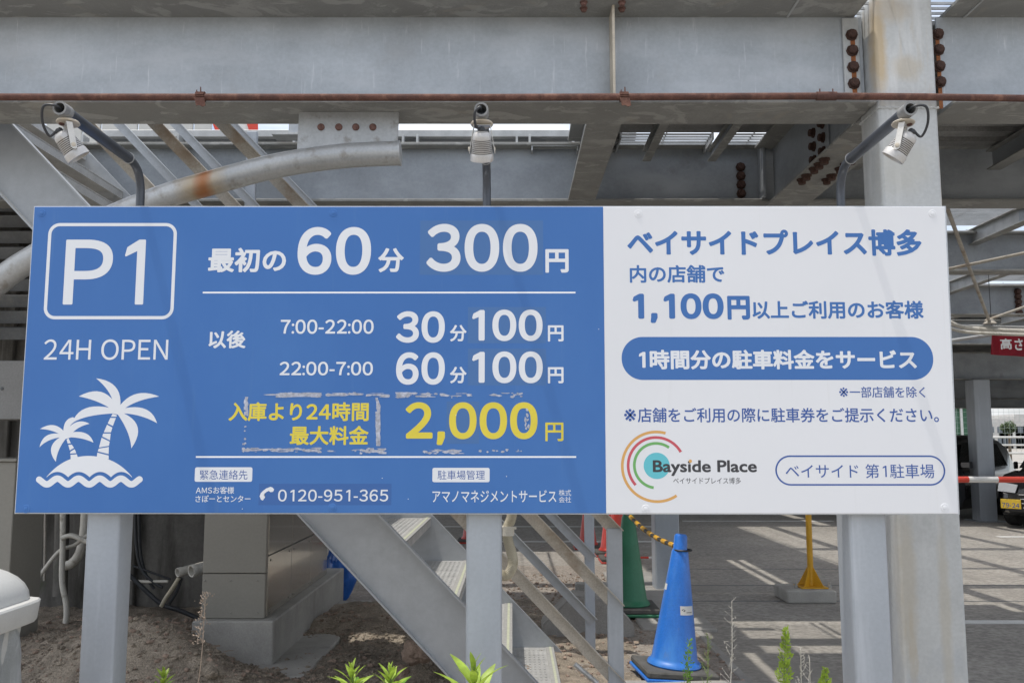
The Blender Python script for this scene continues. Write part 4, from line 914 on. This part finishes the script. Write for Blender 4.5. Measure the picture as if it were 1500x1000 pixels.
for k in range(14):
    z = rz - .075 - k * .045; r_ = rring(z, .030 + .003 * k)
    for p_ in r_:
        d_ = p_ - Vector(((x0b + bx) / 2, (y0b + y1b) / 2, p_.z)); p_ += d_.normalized() * (.010 * math.sin(p_.x * 90 + p_.y * 60) + .03 * noise.noise(p_ * 7) + .012 * noise.noise(p_ * 25))
    rr.append(r_)
loft(rr, mb, True, True); obj('bin_bag', mb, 'bag', bt, smooth=60)
mb = MB(); rr = []
for k in range(9):
    t = k / 8 * math.pi / 2; rr.append(rring(rz + .003 + .13 * math.sin(t), .020 + .19 * (1 - math.cos(t))))
loft(rr, mb, True, True); obj('lid', mb, 'bin', bt, smooth=50)

# ------------------------------------------------------------------ cones
def cone(px, py, h, m, label, rb=None, group=None, Yb=None, weight=True, z0=0.0):
    g = PG(px, py, z0) if Yb is None else Vector((P(px, py, Yb).x, Yb, z0))
    t = thing('traffic_cone', g, label, 'traffic cone', group)
    s = h / .8
    mb = MB(); mb.box(g + Vector((-.21, -.21, 0)) * s, g + Vector((.21, .21, .022)) * s, .006 * s); obj('foot_plate', mb, m, t)
    if weight:
        mb = MB(); 
        A_ = [g + Vector((x, y, z)) * s for x, y, z in ((-.20, -.20, .0225), (.20, -.20, .0225), (.20, .20, .0225), (-.20, .20, .0225))]
        mb.box(g + Vector((-.205, -.205, .0225)) * s, g + Vector((.205, .205, .058)) * s, .008 * s); obj('rubber_weight', mb, 'rubber', t)
    mb = MB(); mb.lathe([(.150 * s, .059 * s), (.155 * s, .066 * s), (.150 * s, .080 * s), (.140 * s, .088 * s), (.130 * s, .105 * s), (.089 * s, .40 * s), (.048 * s, .70 * s), (.040 * s, .715 * s), (.038 * s, .785 * s), (.030 * s, .798 * s), (.01 * s, .80 * s)], g, (0, 0, 1), 40)
    bd = obj('cone_body', mb, m, t, smooth=50); return t, g, s, bd
kz_ = .05
bc, bg_, bs, bbd = cone(986, 962, .82, 'coneblue', 'tall blue traffic cone with white stickers on a dark rubber weight', Yb=5.42, z0=.03)
bc['label'] = 'tall blue traffic cone with white stickers on a dark rubber weight'
def sticker(px, py, w, h, par, ang=0):
    mb = MB(); c = P(px, py, bg_.y - .1); zloc = c.z - bg_.z; rr_ = lambda z: (.130 + (.089 - .130) * ((z / bs - .105) / .295)) * bs + .0006
    n = 8; a0 = math.asin(max(-1, min(1, (c.x - bg_.x) / rr_(zloc))))
    V = []
    for j in (0, 1):
        z = zloc + (j - .5) * h; r = rr_(z)
        V.append([mb.bm.verts.new(bg_ + Vector((math.sin(a0 + (k / n - .5) * w / r) * r, -math.cos(a0 + (k / n - .5) * w / r) * r, z))) for k in range(n + 1)])
    for k in range(n): mb.bm.faces.new((V[0][k], V[0][k + 1], V[1][k + 1], V[1][k]))
    o = obj('sticker', mb, 'whitep', par); return a0, rr_, zloc
a0, rr_, zl = sticker(999, 894, .098, .05, bc); sticker(964, 863, .045, .035, bc); 
mb = MB()
def mark(dx, dz, w, h):
    z = zl + dz; r = rr_(z) + .0012; a = a0 + dx / r
    mb.poly([bg_ + Vector((math.sin(a + s_ * w / 2 / r) * r, -math.cos(a + s_ * w / 2 / r) * r, z + t_ * h / 2)) for s_, t_ in ((-1, -1), (1, -1), (1, 1), (-1, 1))])
for dx, dz, w, h in ((-.036, .004, .006, .006), (-.029, .007, .007, .003), (-.022, .002, .006, .006), (-.026, -.003, .012, .003)): mark(dx, dz, w, h)
for k in range(8): mark(-.008 + k * .0055, -.010, .0035, .005)
obj('sticker_print', mb, 'inkblack', bc)
bc.rotation_euler = (0, R(4.4), R(6))
gc, gg, gs, gbd = cone(922, 890, .86, 'conegreen', 'green traffic cone with a black weight beside the blue cone', Yb=7.35, z0=.03)
cone(861, 785, .7, 'conered', 'small far red cone seen through the stair railing', Yb=11.9)
cone(895, 795, .8, 'conered', 'red cone close behind the railing post', Yb=11.2)
cone(905, 800, .82, 'conered', 'red cone hidden behind the green cone', Yb=10.6)
cone(690, 770, .7, 'conered', 'red cone partly hidden behind the middle post', Yb=12.6)
# yellow and black chain bar between green and blue cone
p0 = gg + Vector((.02, -.05, .80)); p0 = P(912, 744, 7.2); p1 = P(1000, 803, 5.48)
cb = thing('cone_bar', p0, 'yellow and black striped bar slung from the green cone to the blue cone', 'cone bar')
N = 18
for k in range(N):
    a = p0.lerp(p1, k / N); b_ = p0.lerp(p1, (k + 1) / N); a.z -= .10 * math.sin(math.pi * k / N) * .5; b_.z -= .10 * math.sin(math.pi * (k + 1) / N) * .5
    mb = MB(); d_ = (b_ - a).normalized(); mb.tube([a, a + d_ * .004, b_ - d_ * .004, b_], [.013, .0165, .0165, .013] if k % 2 else [.0135] * 4, 12); obj('bar_segment', mb, 'yellow' if k % 2 else 'blackp', cb)
mb = MB(); c = Vector((bg_.x, bg_.y, bg_.z + .70 * bs + .012)); c.z = P(1002, 805, bg_.y).z; c.x = P(1000, 805, bg_.y).x
mb.tube([c + Vector((math.cos(t), math.sin(t), .02 * math.cos(t) * -1)) * .052 for t in [2 * math.pi * k / 24 for k in range(25)]], .0055, 8, caps=False); obj('bar_ring', mb, 'blackp', cb)
# red and white low bar between cones
lb_ = thing('cone_bar', P(900, 817, 10.9), 'white bar with red ends behind the green cone', 'cone bar')
y_ = 10.9
a, b_, c_, d_ = P(735, 820, y_), P(880, 820, y_), P(893, 818, y_), P(968, 816, y_)
for q0, q1, m_ in ((a, b_, 'whitep'), (b_, c_, 'redp'), (c_, P(938, 817, y_), 'whitep'), (P(938, 817, y_), P(950, 817, y_), 'redp'), (P(950, 817, y_), d_, 'whitep')):
    mb = MB(); mb.tube([q0, q1], .02, 10); obj('bar_segment', mb, m_, lb_)
# concrete block seen through the rails
g = PG(860, 935); mb = MB(); mb.prism([g + Vector(v) for v in ((-.32, 0, 0), (.34, 0, 0), (.34, 0, .09), (.17, 0, .27), (-.10, 0, .30), (-.32, 0, .09))], (0, .28, 0)); bmesh.ops.bevel(mb.bm, geom=mb.bm.edges[:], offset=.012, segments=2, affect='EDGES')
obj('concrete_block', mb, 'kerb', None, label='low sloped concrete block behind the stair railing', cat='block')
g = PG(862, 880); mb = MB(); mb.box(g + Vector((-.11, 0, 0)), g + Vector((.2, .12, .15)), .008); obj('rough_block', mb, 'plinth', None, label='rough grey block standing behind the sloped concrete block', cat='block')
# yellow post on footing
fy = 8.1; q = P(1188, 860, fy); ft = thing('yellow_post', (q.x, fy, 0), 'yellow steel post with ribbed foot bolted to a concrete pad', 'post')
fx0, fx1 = P(1153, 870, fy - .2).x, P(1226, 870, fy - .2).x; fz = .11
B('footing', (fx0, fy - .2, 0), (fx1, fy + .2, fz), 'plinth', ft, .012)
B('foot_plate', (q.x - .12, fy - .11, fz + .001), (q.x + .12, fy + .11, fz + .012), 'yellow', ft, .002)
mb = MB(); mb.tube([(q.x, fy, fz + .012), (q.x, fy, 1.12)], .026, 18); mb.lathe([(.0265, 0), (.02, .012), (.001, .016)], (q.x, fy, 1.12)); obj('pole', mb, 'yellow', ft)
for k in range(4):
    a = math.pi / 4 + k * math.pi / 2; d = Vector((math.cos(a), math.sin(a), 0)); w_ = Vector((-d.y, d.x, 0)) * .004; o_ = Vector((q.x, fy, fz + .0125))
    mb = MB(); mb.prism([o_ + d * .024 - w_, o_ + d * .125 - w_, o_ + d * .11 + Vector((0, 0, .02)) - w_, o_ + d * .024 + Vector((0, 0, .17)) - w_], w_ * 2); obj('rib', mb, 'yellow', ft)
for sx in (-.15, .15):
    mb = MB(); mb.lathe([(.016, 0), (.016, .02), (.012, .021), (.012, .05)], (q.x + sx, fy - .05, fz + .001), (0, 0, 1), 8); obj('bolt', mb, 'plinth', ft)
# barrier arm
yb = 10.0; z_ = P(1450, 702, yb).z
ba = thing('barrier_arm', (P(1400, 702, yb).x, yb, z_), 'red and white striped barrier arm across the lane in front of the cars', 'barrier')
xsb = [1250, 1304, 1361, 1418, 1461, 1540, 1585, 1660, 1705]
for k, (a, b_) in enumerate(zip(xsb, xsb[1:])):
    mb = MB(); mb.tube([P(a, 702, yb), P(b_, 702, yb)], .034, 16); obj('arm_segment', mb, 'whitep' if k in (0, 3 - 0, 5, 2 - 2) and k in (3, 5) or k == 1 else 'redp', ba)
B('barrier_housing', (P(1705, 702, yb).x, yb - .15, 0), (P(1745, 702, yb).x, yb + .15, 1.15), 'yellow', ba, .01)
B('arm_rest', (P(1258, 702, yb).x - .03, yb - .03, 0), (P(1258, 702, yb).x + .03, yb + .03, z_ - .036), 'yellow', ba, .005)
# banner
yb2 = 9.6; bn = thing('height_banner', P(1470, 487, yb2), 'red height limit banner with white characters hanging under a beam', 'banner')
mb = MB(); cs = [P(1453, 487, yb2), P(1560, 492, yb2), P(1562, 527, yb2), P(1451, 519, yb2)]
n = 20; top = []; bt_ = []
for k in range(n + 1):
    s = k / n; w_ = Vector((0, .012 * math.sin(s * 14), 0)); top.append(mb.bm.verts.new(cs[0].lerp(cs[1], s) + w_)); bt_.append(mb.bm.verts.new(cs[3].lerp(cs[2], s) + w_ * 1.4))
for k in range(n): mb.bm.faces.new((top[k], top[k + 1], bt_[k + 1], bt_[k]))
r_ = bmesh.ops.solidify(mb.bm, geom=mb.bm.faces[:], thickness=.003)
bnr = obj('banner_cloth', mb, 'banner', bn)
for ch, x0, x1 in (("高", 1463, 1480), ("さ", 1484, 1496)):
    o = lettering(ch, x0, 496, x1, 512 + (x0 - 1463) * .06, 'inkwhite', bnr, .03, .03, plane=yb2)
for px in (1453, 1520):
    c = P(px, 487, yb2); mb = MB(); mb.tube([c, Vector((c.x, 9.6, 3.45))], .004, 6); obj('banner_cord', mb, 'cable', bn)
# rods and conduits under the deck at right
def rod(p0, p1, r, m, label, Y0=7.0, Y1=7.0, name='tie_rod', cat='rod', mid=None):
    a, b_ = P(*p0, Y0), P(*p1, Y1); pts_ = [a, b_] if mid is None else spline([a, P(*mid, (Y0 + Y1) / 2), b_], 8)
    mb = MB(); mb.tube(pts_, r, 10); return obj(name, mb, m, None, label=label, cat=cat)
rod((1380, 285), (1449, 470), .016, 'brown', 'brown tie rod slanting down right of the column', 6.4, 9.3)
rod((1385, 395), (1560, 358), .014, 'brown', 'brown rod rising to the right under the deck', 7.6, 7.6)
rod((1385, 468), (1560, 486), .022, 'pvc', 'upper pale conduit bundle strung under the far beams', 9.3, 9.3, 'overhead_conduit', 'conduit', (1425, 481))
rod((1385, 478), (1560, 492), .018, 'pvc', 'lower pale conduit drooping behind the red banner', 9.5, 9.5, 'overhead_conduit', 'conduit', (1425, 487))
rod((1385, 476), (1570, 481), .012, 'grate', 'thin steel tube level with the pale conduits', 9.35, 9.35, 'overhead_conduit', 'conduit')
mb = MB(); c = P(1450, 474, 9.3); mb.lathe([(.07, 0), (.05, .02), (.03, .05)], c, (0, 0, 1), 10); obj('rod_anchor', mb, 'brown', None, label='brown anchor plate where the slanting tie rod meets the conduits', cat='anchor')
rod((1443, 470), (1560, 428), .014, 'brown', 'brown rod rising from the anchor plate to the right', 9.3, 9.3)
rod((1385, 500), (1480, 486), .02, 'grate', 'pale level tube below the conduits near the sign', 9.9, 9.9)

# ------------------------------------------------------------------ cars
def car(loc, rot, label):
    t = thing('parked_car', (0, 0, 0), label, 'car', 'black cars parked behind the barrier')
    # length along +x (front), width along y
    st_ = [(-2.2, .35, .80, .95, .80, .70), (-2.1, .25, .95, 1.45, .86, .68), (-1.6, .22, .98, 1.62, .90, .70), (-.4, .22, .98, 1.68, .91, .72), (.35, .22, .98, 1.60, .91, .70), (.75, .22, 1.0, 1.30, .91, .72), (1.15, .22, 1.00, 1.04, .90, .80), (1.7, .22, .94, .98, .88, .74), (2.08, .24, .80, .84, .82, .62), (2.22, .32, .62, .66, .70, .5)]
    mb = MB(); rings = []
    for x, zl_, zb_, zr, wb, wr in st_:
        h = [(-wb * .94, zl_), (-wb, zl_ + .22), (-wb, zb_ - .12), (-wb * .97, zb_), (-wr, zr - .06), (-wr * .82, zr), (0, zr + .02), (wr * .82, zr), (wr, zr - .06), (wb * .97, zb_), (wb, zb_ - .12), (wb, zl_ + .22), (wb * .94, zl_), (0, zl_ - .03)]
        rings.append([mb.bm.verts.new((x, y, z)) for y, z in h])
    for a_, b_ in zip(rings, rings[1:]):
        for k in range(14): mb.bm.faces.new((a_[k], a_[(k + 1) % 14], b_[(k + 1) % 14], b_[k]))
    mb.bm.faces.new(rings[0]); mb.bm.faces.new(rings[-1])
    obj('car_body', mb, 'car', t, smooth=40)
    for s in (-1, 1):
        mb = MB(); mb.prism([(-1.5, s * .93, 1.04), (-1.35, s * .78, 1.50), (.30, s * .78, 1.52), (.85, s * .93, 1.04)], (0, s * .006, 0))
        for v in mb.bm.verts: v.co.y = s * (.925 - .30 * (v.co.z - 1.0))
        obj('side_window', mb, 'carglass', t)
        mb = MB(); mb.box((.62, s * .93 - .07 * (1 if s < 0 else 0), 1.02), (.80, s * .93 + .07 * (1 if s > 0 else 0) + s * .1, 1.16), .02); obj('mirror', mb, 'car', t)
        mb = MB(); mb.prism([(2.05, s * .80, .82), (2.17, s * .45, .78), (2.25, s * .47, .64), (2.16, s * .79, .66)], (.02, 0, .0)); obj('headlight', mb, 'lampglass', t)
        for x in (-1.35, 1.38):
            w_ = MB(); w_.lathe([(.20, -.10), (.31, -.10), (.325, -.07), (.325, .07), (.31, .10), (.23, .11)], (x, s * .82, .325), (0, s, 0), 32); wo_ = obj('wheel', w_, 'tyre', t)
            r2 = MB(); r2.lathe([(.225, .085), (.235, .10), (.225, .112), (.205, .108), (.2, .09)], (x, s * .82, .325), (0, s, 0), 32)
            for k in range(9):
                a = 2 * math.pi * k / 9; M4 = Matrix.Translation((x, s * .82, .325)) @ Matrix.Rotation(a, 4, 'Y')
                r2.box((.03, s * .092 - .006, -.022), (.215, s * .092 + .012, .022), .003, M4)
            r2.lathe([(.05, .09), (.05, .112), (.03, .115)], (x, s * .82, .325), (0, s, 0), 16); obj('rim', r2, 'chrome', wo_)
    mb = MB(); mb.prism([(.50, -.70, 1.52), (.50, .70, 1.52), (1.10, .80, 1.065), (1.10, -.80, 1.065)], (.012, 0, .012)); obj('windscreen', mb, 'carglass', t)
    for k in range(4): B('grille_bar', (2.23, -.42 + .02 * k, .60 - k * .075), (2.255, .42 - .02 * k, .615 - k * .075), 'chrome', t, .003)
    B('bumper_grille', (2.12, -.62, .30), (2.229, .62, .64), 'blackp', t, .02)
    pl_ = B('number_plate', (2.256, -.165 - .55, .36), (2.27, .165 - .55, .525), 'plateyel', t, .003)
    # number plate characters, flat print
    V, F = layout("79-24", .012, False); xs_ = [v[0] for v in V]; ys_ = [v[1] for v in V]; ax, bx_, ay, by = min(xs_), max(xs_), min(ys_), max(ys_)
    me = bpy.data.meshes.new('plate_print'); me.from_pydata([(2.2712 + li * .0001, -.69 + (x - ax) / (bx_ - ax) * .28, .38 + (y - ay) / (by - ay) * .08) for x, y, li in V], [], F)
    me.materials.append(M['inknavy']); o = bpy.data.objects.new('plate_print', me); COL.objects.link(o); o.parent = pl_
    t.location = loc; t.rotation_euler = (0, 0, rot); return t
car((9.94, 15.42, 0), R(-140), 'black car nose on with a yellow number plate right of the far column').scale = (.92, .92, .90)
car((7.95, 17.0, 0), R(-140), 'black car partly hidden behind the far column and the edge of the sign').scale = (.92, .92, .90)

# ------------------------------------------------------------------ far background
fc = thing('lot_fence', (10, 30, 0), 'tall pale wire fence along the far side of the parking lot', 'fence')
for k in range(24):
    x = -10 + k * 2.0; mb = MB(); mb.tube([(x, 34, 0), (x, 34, 3.6)], .03, 8); obj('fence_post', mb, 'fence', fc)
mb = MB()
for k in range(230): mb.box((-10 + k * .2, 34.03, .9), (-10 + k * .2 + .006, 34.036, 3.5))
for k in range(14): mb.box((-10, 34.037, .9 + k * .2), (36, 34.043, .908 + k * .2))
obj('wire_mesh', mb, 'fence', fc, kind='stuff', smooth=0)
for z in (.6, .95, 1.25, 1.55): 
    mb = MB(); mb.tube([(-10, 33.9, z), (36, 33.9, z)], .035, 8); obj('fence_rail', mb, 'whitep', fc)
q = P(1412, 610, 40); nb = thing('netted_shed', (q.x, 40, 0), 'green netted shed beyond the fence left of the far column', 'shed')
B('shed_wall', (q.x - 6, 40, 0), (q.x + .55, 44, 2.9), 'net', nb, .02)
mb = MB(); mb.prism([(q.x - 6.2, 39.8, 2.91), (q.x + .75, 39.8, 2.91), (q.x - 1.5, 39.8, 3.9), (q.x - 4.5, 39.8, 3.9)], (0, 4.4, 0)); obj('shed_roof', mb, 'net', nb)
for k in range(4): B('shed_post', (q.x - 1.2 + k * .5, 39.9, 0), (q.x - 1.1 + k * .5, 39.98, 2.9), 'whitep', nb)
rc_ = random.Random(5)
for px, w, h, lab, cc in ((1418, 9, 4.6, 'low white warehouse on the far shore behind the green netted shed', 'city'), (1462, 5, 5.6, 'pale block on the far shore just right of the far column', 'city'), (1484, 6, 4.2, 'long low cream building on the far shore beside the little tree', 'bin'), (1512, 7, 6.5, 'taller pale block on the far shore at the right edge', 'city')):
    Y = 170; x = P(px, 600, Y).x
    t = thing('distant_building', (x, Y, 0), lab, 'building', 'distant buildings on the horizon')
    o = B('wall', (x - w / 2, Y, 0), (x + w / 2, Y + 8, h), cc, t, 0)
    for r_ in range(int(h / 2.2)):
        for c_ in range(int(w / 1.6)): B('window', (x - w / 2 + .5 + c_ * 1.6, Y - .03, .9 + r_ * 2.1), (x - w / 2 + 1.5 + c_ * 1.6, Y - .005, 2.0 + r_ * 2.1), 'cityd', t, 0)
q = P(1477, 625, 60); tt = thing('distant_tree', (q.x, 60, 0), 'small round topped tree beyond the fence', 'tree')
mb = MB(); mb.tube([(q.x, 60, 0), (q.x + .05, 60, 2.1)], [.12, .07], 8); obj('trunk', mb, 'trunk', tt)
mb = MB()
for k in range(500):
    d = Vector((rc_.gauss(0, 1), rc_.gauss(0, 1), rc_.gauss(0, .8))).normalized() * rc_.uniform(.3, 1) ** .6 * .48; c = Vector((q.x, 60, 2.3)) + d
    u = Vector((rc_.uniform(-1, 1), rc_.uniform(-1, 1), rc_.uniform(-1, 1))).normalized() * .09; v = u.orthogonal().normalized() * .06
    mb.poly([c - u, c + v, c + u, c - v])
obj('crown', mb, 'tree', tt, smooth=0)
# upper storey banner piece and pole seen in the slot
ub = thing('upper_banner', P(335, 185, 9.0), 'red and white banner on the upper floor glimpsed below the girder', 'banner')
mb = MB(); mb.prism([P(300, 150, 9), P(331, 150, 9), P(331, 194, 9), P(316, 194, 9)], (0, .01, 0)); obj('red_cloth', mb, 'redp', ub)
mb = MB(); mb.prism([P(322, 150, 9), P(376, 150, 9), P(376, 194, 9), P(322, 194, 9)], (0, .01, 0))
for v in mb.bm.verts: v.co.y += .03
obj('white_cloth', mb, 'whitep', ub)
mb = MB(); mb.prism([P(352, 150, 9), P(377, 150, 9), P(378, 196, 9), P(366, 196, 9)], (0, .01, 0)); obj('red_cloth', mb, 'redp', ub)
uw = thing('upper_shelter', (P(210, 185, 10).x, 10, 3.5), 'pale panelled shelter on the upper floor glimpsed below the girder', 'shelter')
for k in range(9):
    a = P(70 + k * 27, 150, 10); B('wall_panel', (a.x, 10, 3.53), (a.x + .195, 10.04, 5.6), 'bin', uw, .004)

# ------------------------------------------------------------------ plants
def leafmesh(L, wd, m, bend=.35, fold=.25):
    mb = MB(); n = 8; rows = []
    for k in range(n + 1):
        s = k / n; w_ = wd * math.sin(math.pi * min(1, s * .92 + .06)) ** .8 * (1 - .35 * s); x = L * s * (1 - .1 * bend * s); z = L * (bend * .55 * s - bend * s * s)
        rows.append([mb.bm.verts.new((x, -w_, z + fold * w_)), mb.bm.verts.new((x, 0, z)), mb.bm.verts.new((x, w_, z + fold * w_))])
    for a_, b_ in zip(rows, rows[1:]):
        for k in range(2): mb.bm.faces.new((a_[k], a_[k + 1], b_[k + 1], b_[k]))
    return mesh_of(mb, m, 180)
LM = [leafmesh(.10, .0125, 'leaf', .5), leafmesh(.085, .011, 'leafy', .25), leafmesh(.05, .009, 'leafy', .1), leafmesh(.075, .010, 'leaf', -.3)]
def lush(px, py, Y, s, label, seed, lean=0):
    rn = random.Random(seed); tip = P(px, py, Y); base = Vector((tip.x - lean, tip.y + .02, max(0, 0)))
    t = thing('green_weed', (base.x, base.y, 0), label, 'weed', 'leafy green weeds in front of the sign posts')
    mb = MB(); mb.tube(spline([base, base.lerp(tip, .5) + Vector((.01, 0, 0)), tip], 5), [.006 - .003 * k / 10 for k in range(11)], 7); obj('stem', mb, 'stem', t)
    for k in range(30):
        f = k / 29; z = tip.z - (.15 * (1 - f)) * s; a = k * 2.399 + rn.uniform(-.3, .3)
        el = R(14 + 54 * f ** 1.3 + rn.uniform(-10, 10)); sc = s * (1.25 - .62 * f ** 1.5) * rn.uniform(.85, 1.15)
        me = LM[(3 if rn.random() < .3 else 0) if f < .4 else (1 if f < .8 else 2)]
        pos = Vector((base.x + (tip.x - base.x) * (z / tip.z), base.y + (tip.y - base.y) * (z / tip.z), z))
        place('leaf', me, pos, t, rot=(rn.uniform(-.3, .3), -el, a), scale=(sc, sc * 1.15, sc))
    return t
lush(340, 0, 3, 1, '', 1) if False else None
lush(516, 979, 2.9, 1.0, 'leafy weed furthest left of the three bright ones at the bottom edge', 2)
lush(572, 981, 2.9, 1.0, 'leafy weed between the other two bright ones at the bottom edge', 3)
lush(694, 976, 2.75, 1.65, 'largest leafy weed, in front of the middle post', 4)
lush(240, 983, 3.4, .75, 'small dim leafy weed on the soil mound right of the left post', 5)
def stalk(px, py, Y, label, m='dry', heads=True, H=None, seed=0, name='dry_weed'):
    rn = random.Random(seed); tip = P(px, py, Y); base = Vector((tip.x - .05, tip.y, 0))
    t = thing(name, base, label, 'weed'); pts_ = spline([base, base.lerp(tip, .45) + Vector((-.008, 0, 0)), base.lerp(tip, .75) + Vector((.006, 0, 0)), tip], 6)
    mb = MB(); mb.tube(pts_, [.0026 - .0014 * k / (len(pts_) - 1) for k in range(len(pts_))], 6); obj('stem', mb, m, t)
    mb = MB()
    if heads:
        for k in range(150):
            f = rn.random(); zz = tip.z - .165 * f; w_ = .010 * (1 + math.sin(f * 14) * .6) + .004
            c = Vector((tip.x + rn.gauss(0, w_ * .6) - .004 * f * 4, tip.y + rn.gauss(0, w_ * .6), zz)); d = Vector((rn.gauss(0, .5), rn.gauss(0, .5), rn.uniform(.1, 1))).normalized() * rn.uniform(.006, .013)
            w2 = d.orthogonal().normalized() * .0018; mb.poly([c, c + d * .5 + w2, c + d, c + d * .5 - w2])
    else:
        for k in range(34):
            f = k / 34; q = tip.lerp(base, f * .5); a = rn.uniform(0, 6.28); l_ = .012 + .03 * f; d = Vector((math.cos(a), math.sin(a), .9)) * l_
            mb.tube([q, q + d], [.0009, .0004], 4)
            for j in range(3): q3 = q + d * rn.uniform(.4, 1); mb.tube([q3, q3 + Vector((rn.gauss(0, 1), rn.gauss(0, 1), rn.gauss(0, 1))) * .005], .0006, 4)
    obj('seed_head' if heads else 'twigs', mb, m, t, smooth=0); return t
stalk(301, 868, 3.0, 'tall brown dried weed with seed heads in front of the soil mound', seed=1)
stalk(1072, 880, 3.1, 'tall thin pale dried weed right of the blue cone', 'drywhite', False, seed=2)
stalk(1173, 952, 3.0, 'short pale dried weed right of the tall green spike', 'drywhite', False, seed=3)
stalk(1186, 964, 3.05, 'shortest pale dried weed nearest the right post', 'drywhite', False, seed=4)
stalk(1037, 930, 3.2, 'wispy pale weed touching the blue cone base', 'stem', False, seed=5)
def spike(px, py, Y, H, w, label, seed, m='leafy', dens=520):
    rn = random.Random(seed); tip = P(px, py, Y); base = Vector((tip.x - .06, tip.y, 0))
    t = thing('green_spike_weed', base, label, 'weed')
    mb = MB(); mb.tube([base, tip], [.004, .001], 6); obj('stem', mb, 'stem', t)
    mb = MB()
    for k in range(dens):
        f = rn.random() ** .8; c0 = tip.lerp(base, f * H / tip.z); ww = w * min(1, f * 3.2 + .14) * (.8 + .3 * math.sin(f * 40)); a = rn.uniform(0, 6.28); rr2 = ww * math.sqrt(rn.random())
        c = c0 + Vector((math.cos(a) * rr2, math.sin(a) * rr2, rn.uniform(-.006, .006))); d = Vector((math.cos(a) * .8, math.sin(a) * .8, rn.uniform(.3, 1.3))).normalized() * rn.uniform(.007, .015)
        w2 = d.cross(Vector((rn.random(), rn.random(), rn.random()))).normalized() * .0030; mb.poly([c, c + d * .5 + w2, c + d, c + d * .5 - w2])
    obj('foliage', mb, m, t, smooth=0); return t
spike(1151, 920, 2.9, .40, .024, 'tall bright green spike shaped weed right of the blue cone', 1, dens=1500)
spike(1209, 980, 2.9, .2, .020, 'small green spike tip close to the right post', 2, 'leafy', 900)
spike(1010, 936, 3.2, .16, .016, 'sparse small green weed in front of the blue cone foot', 3, 'leaf', 170)
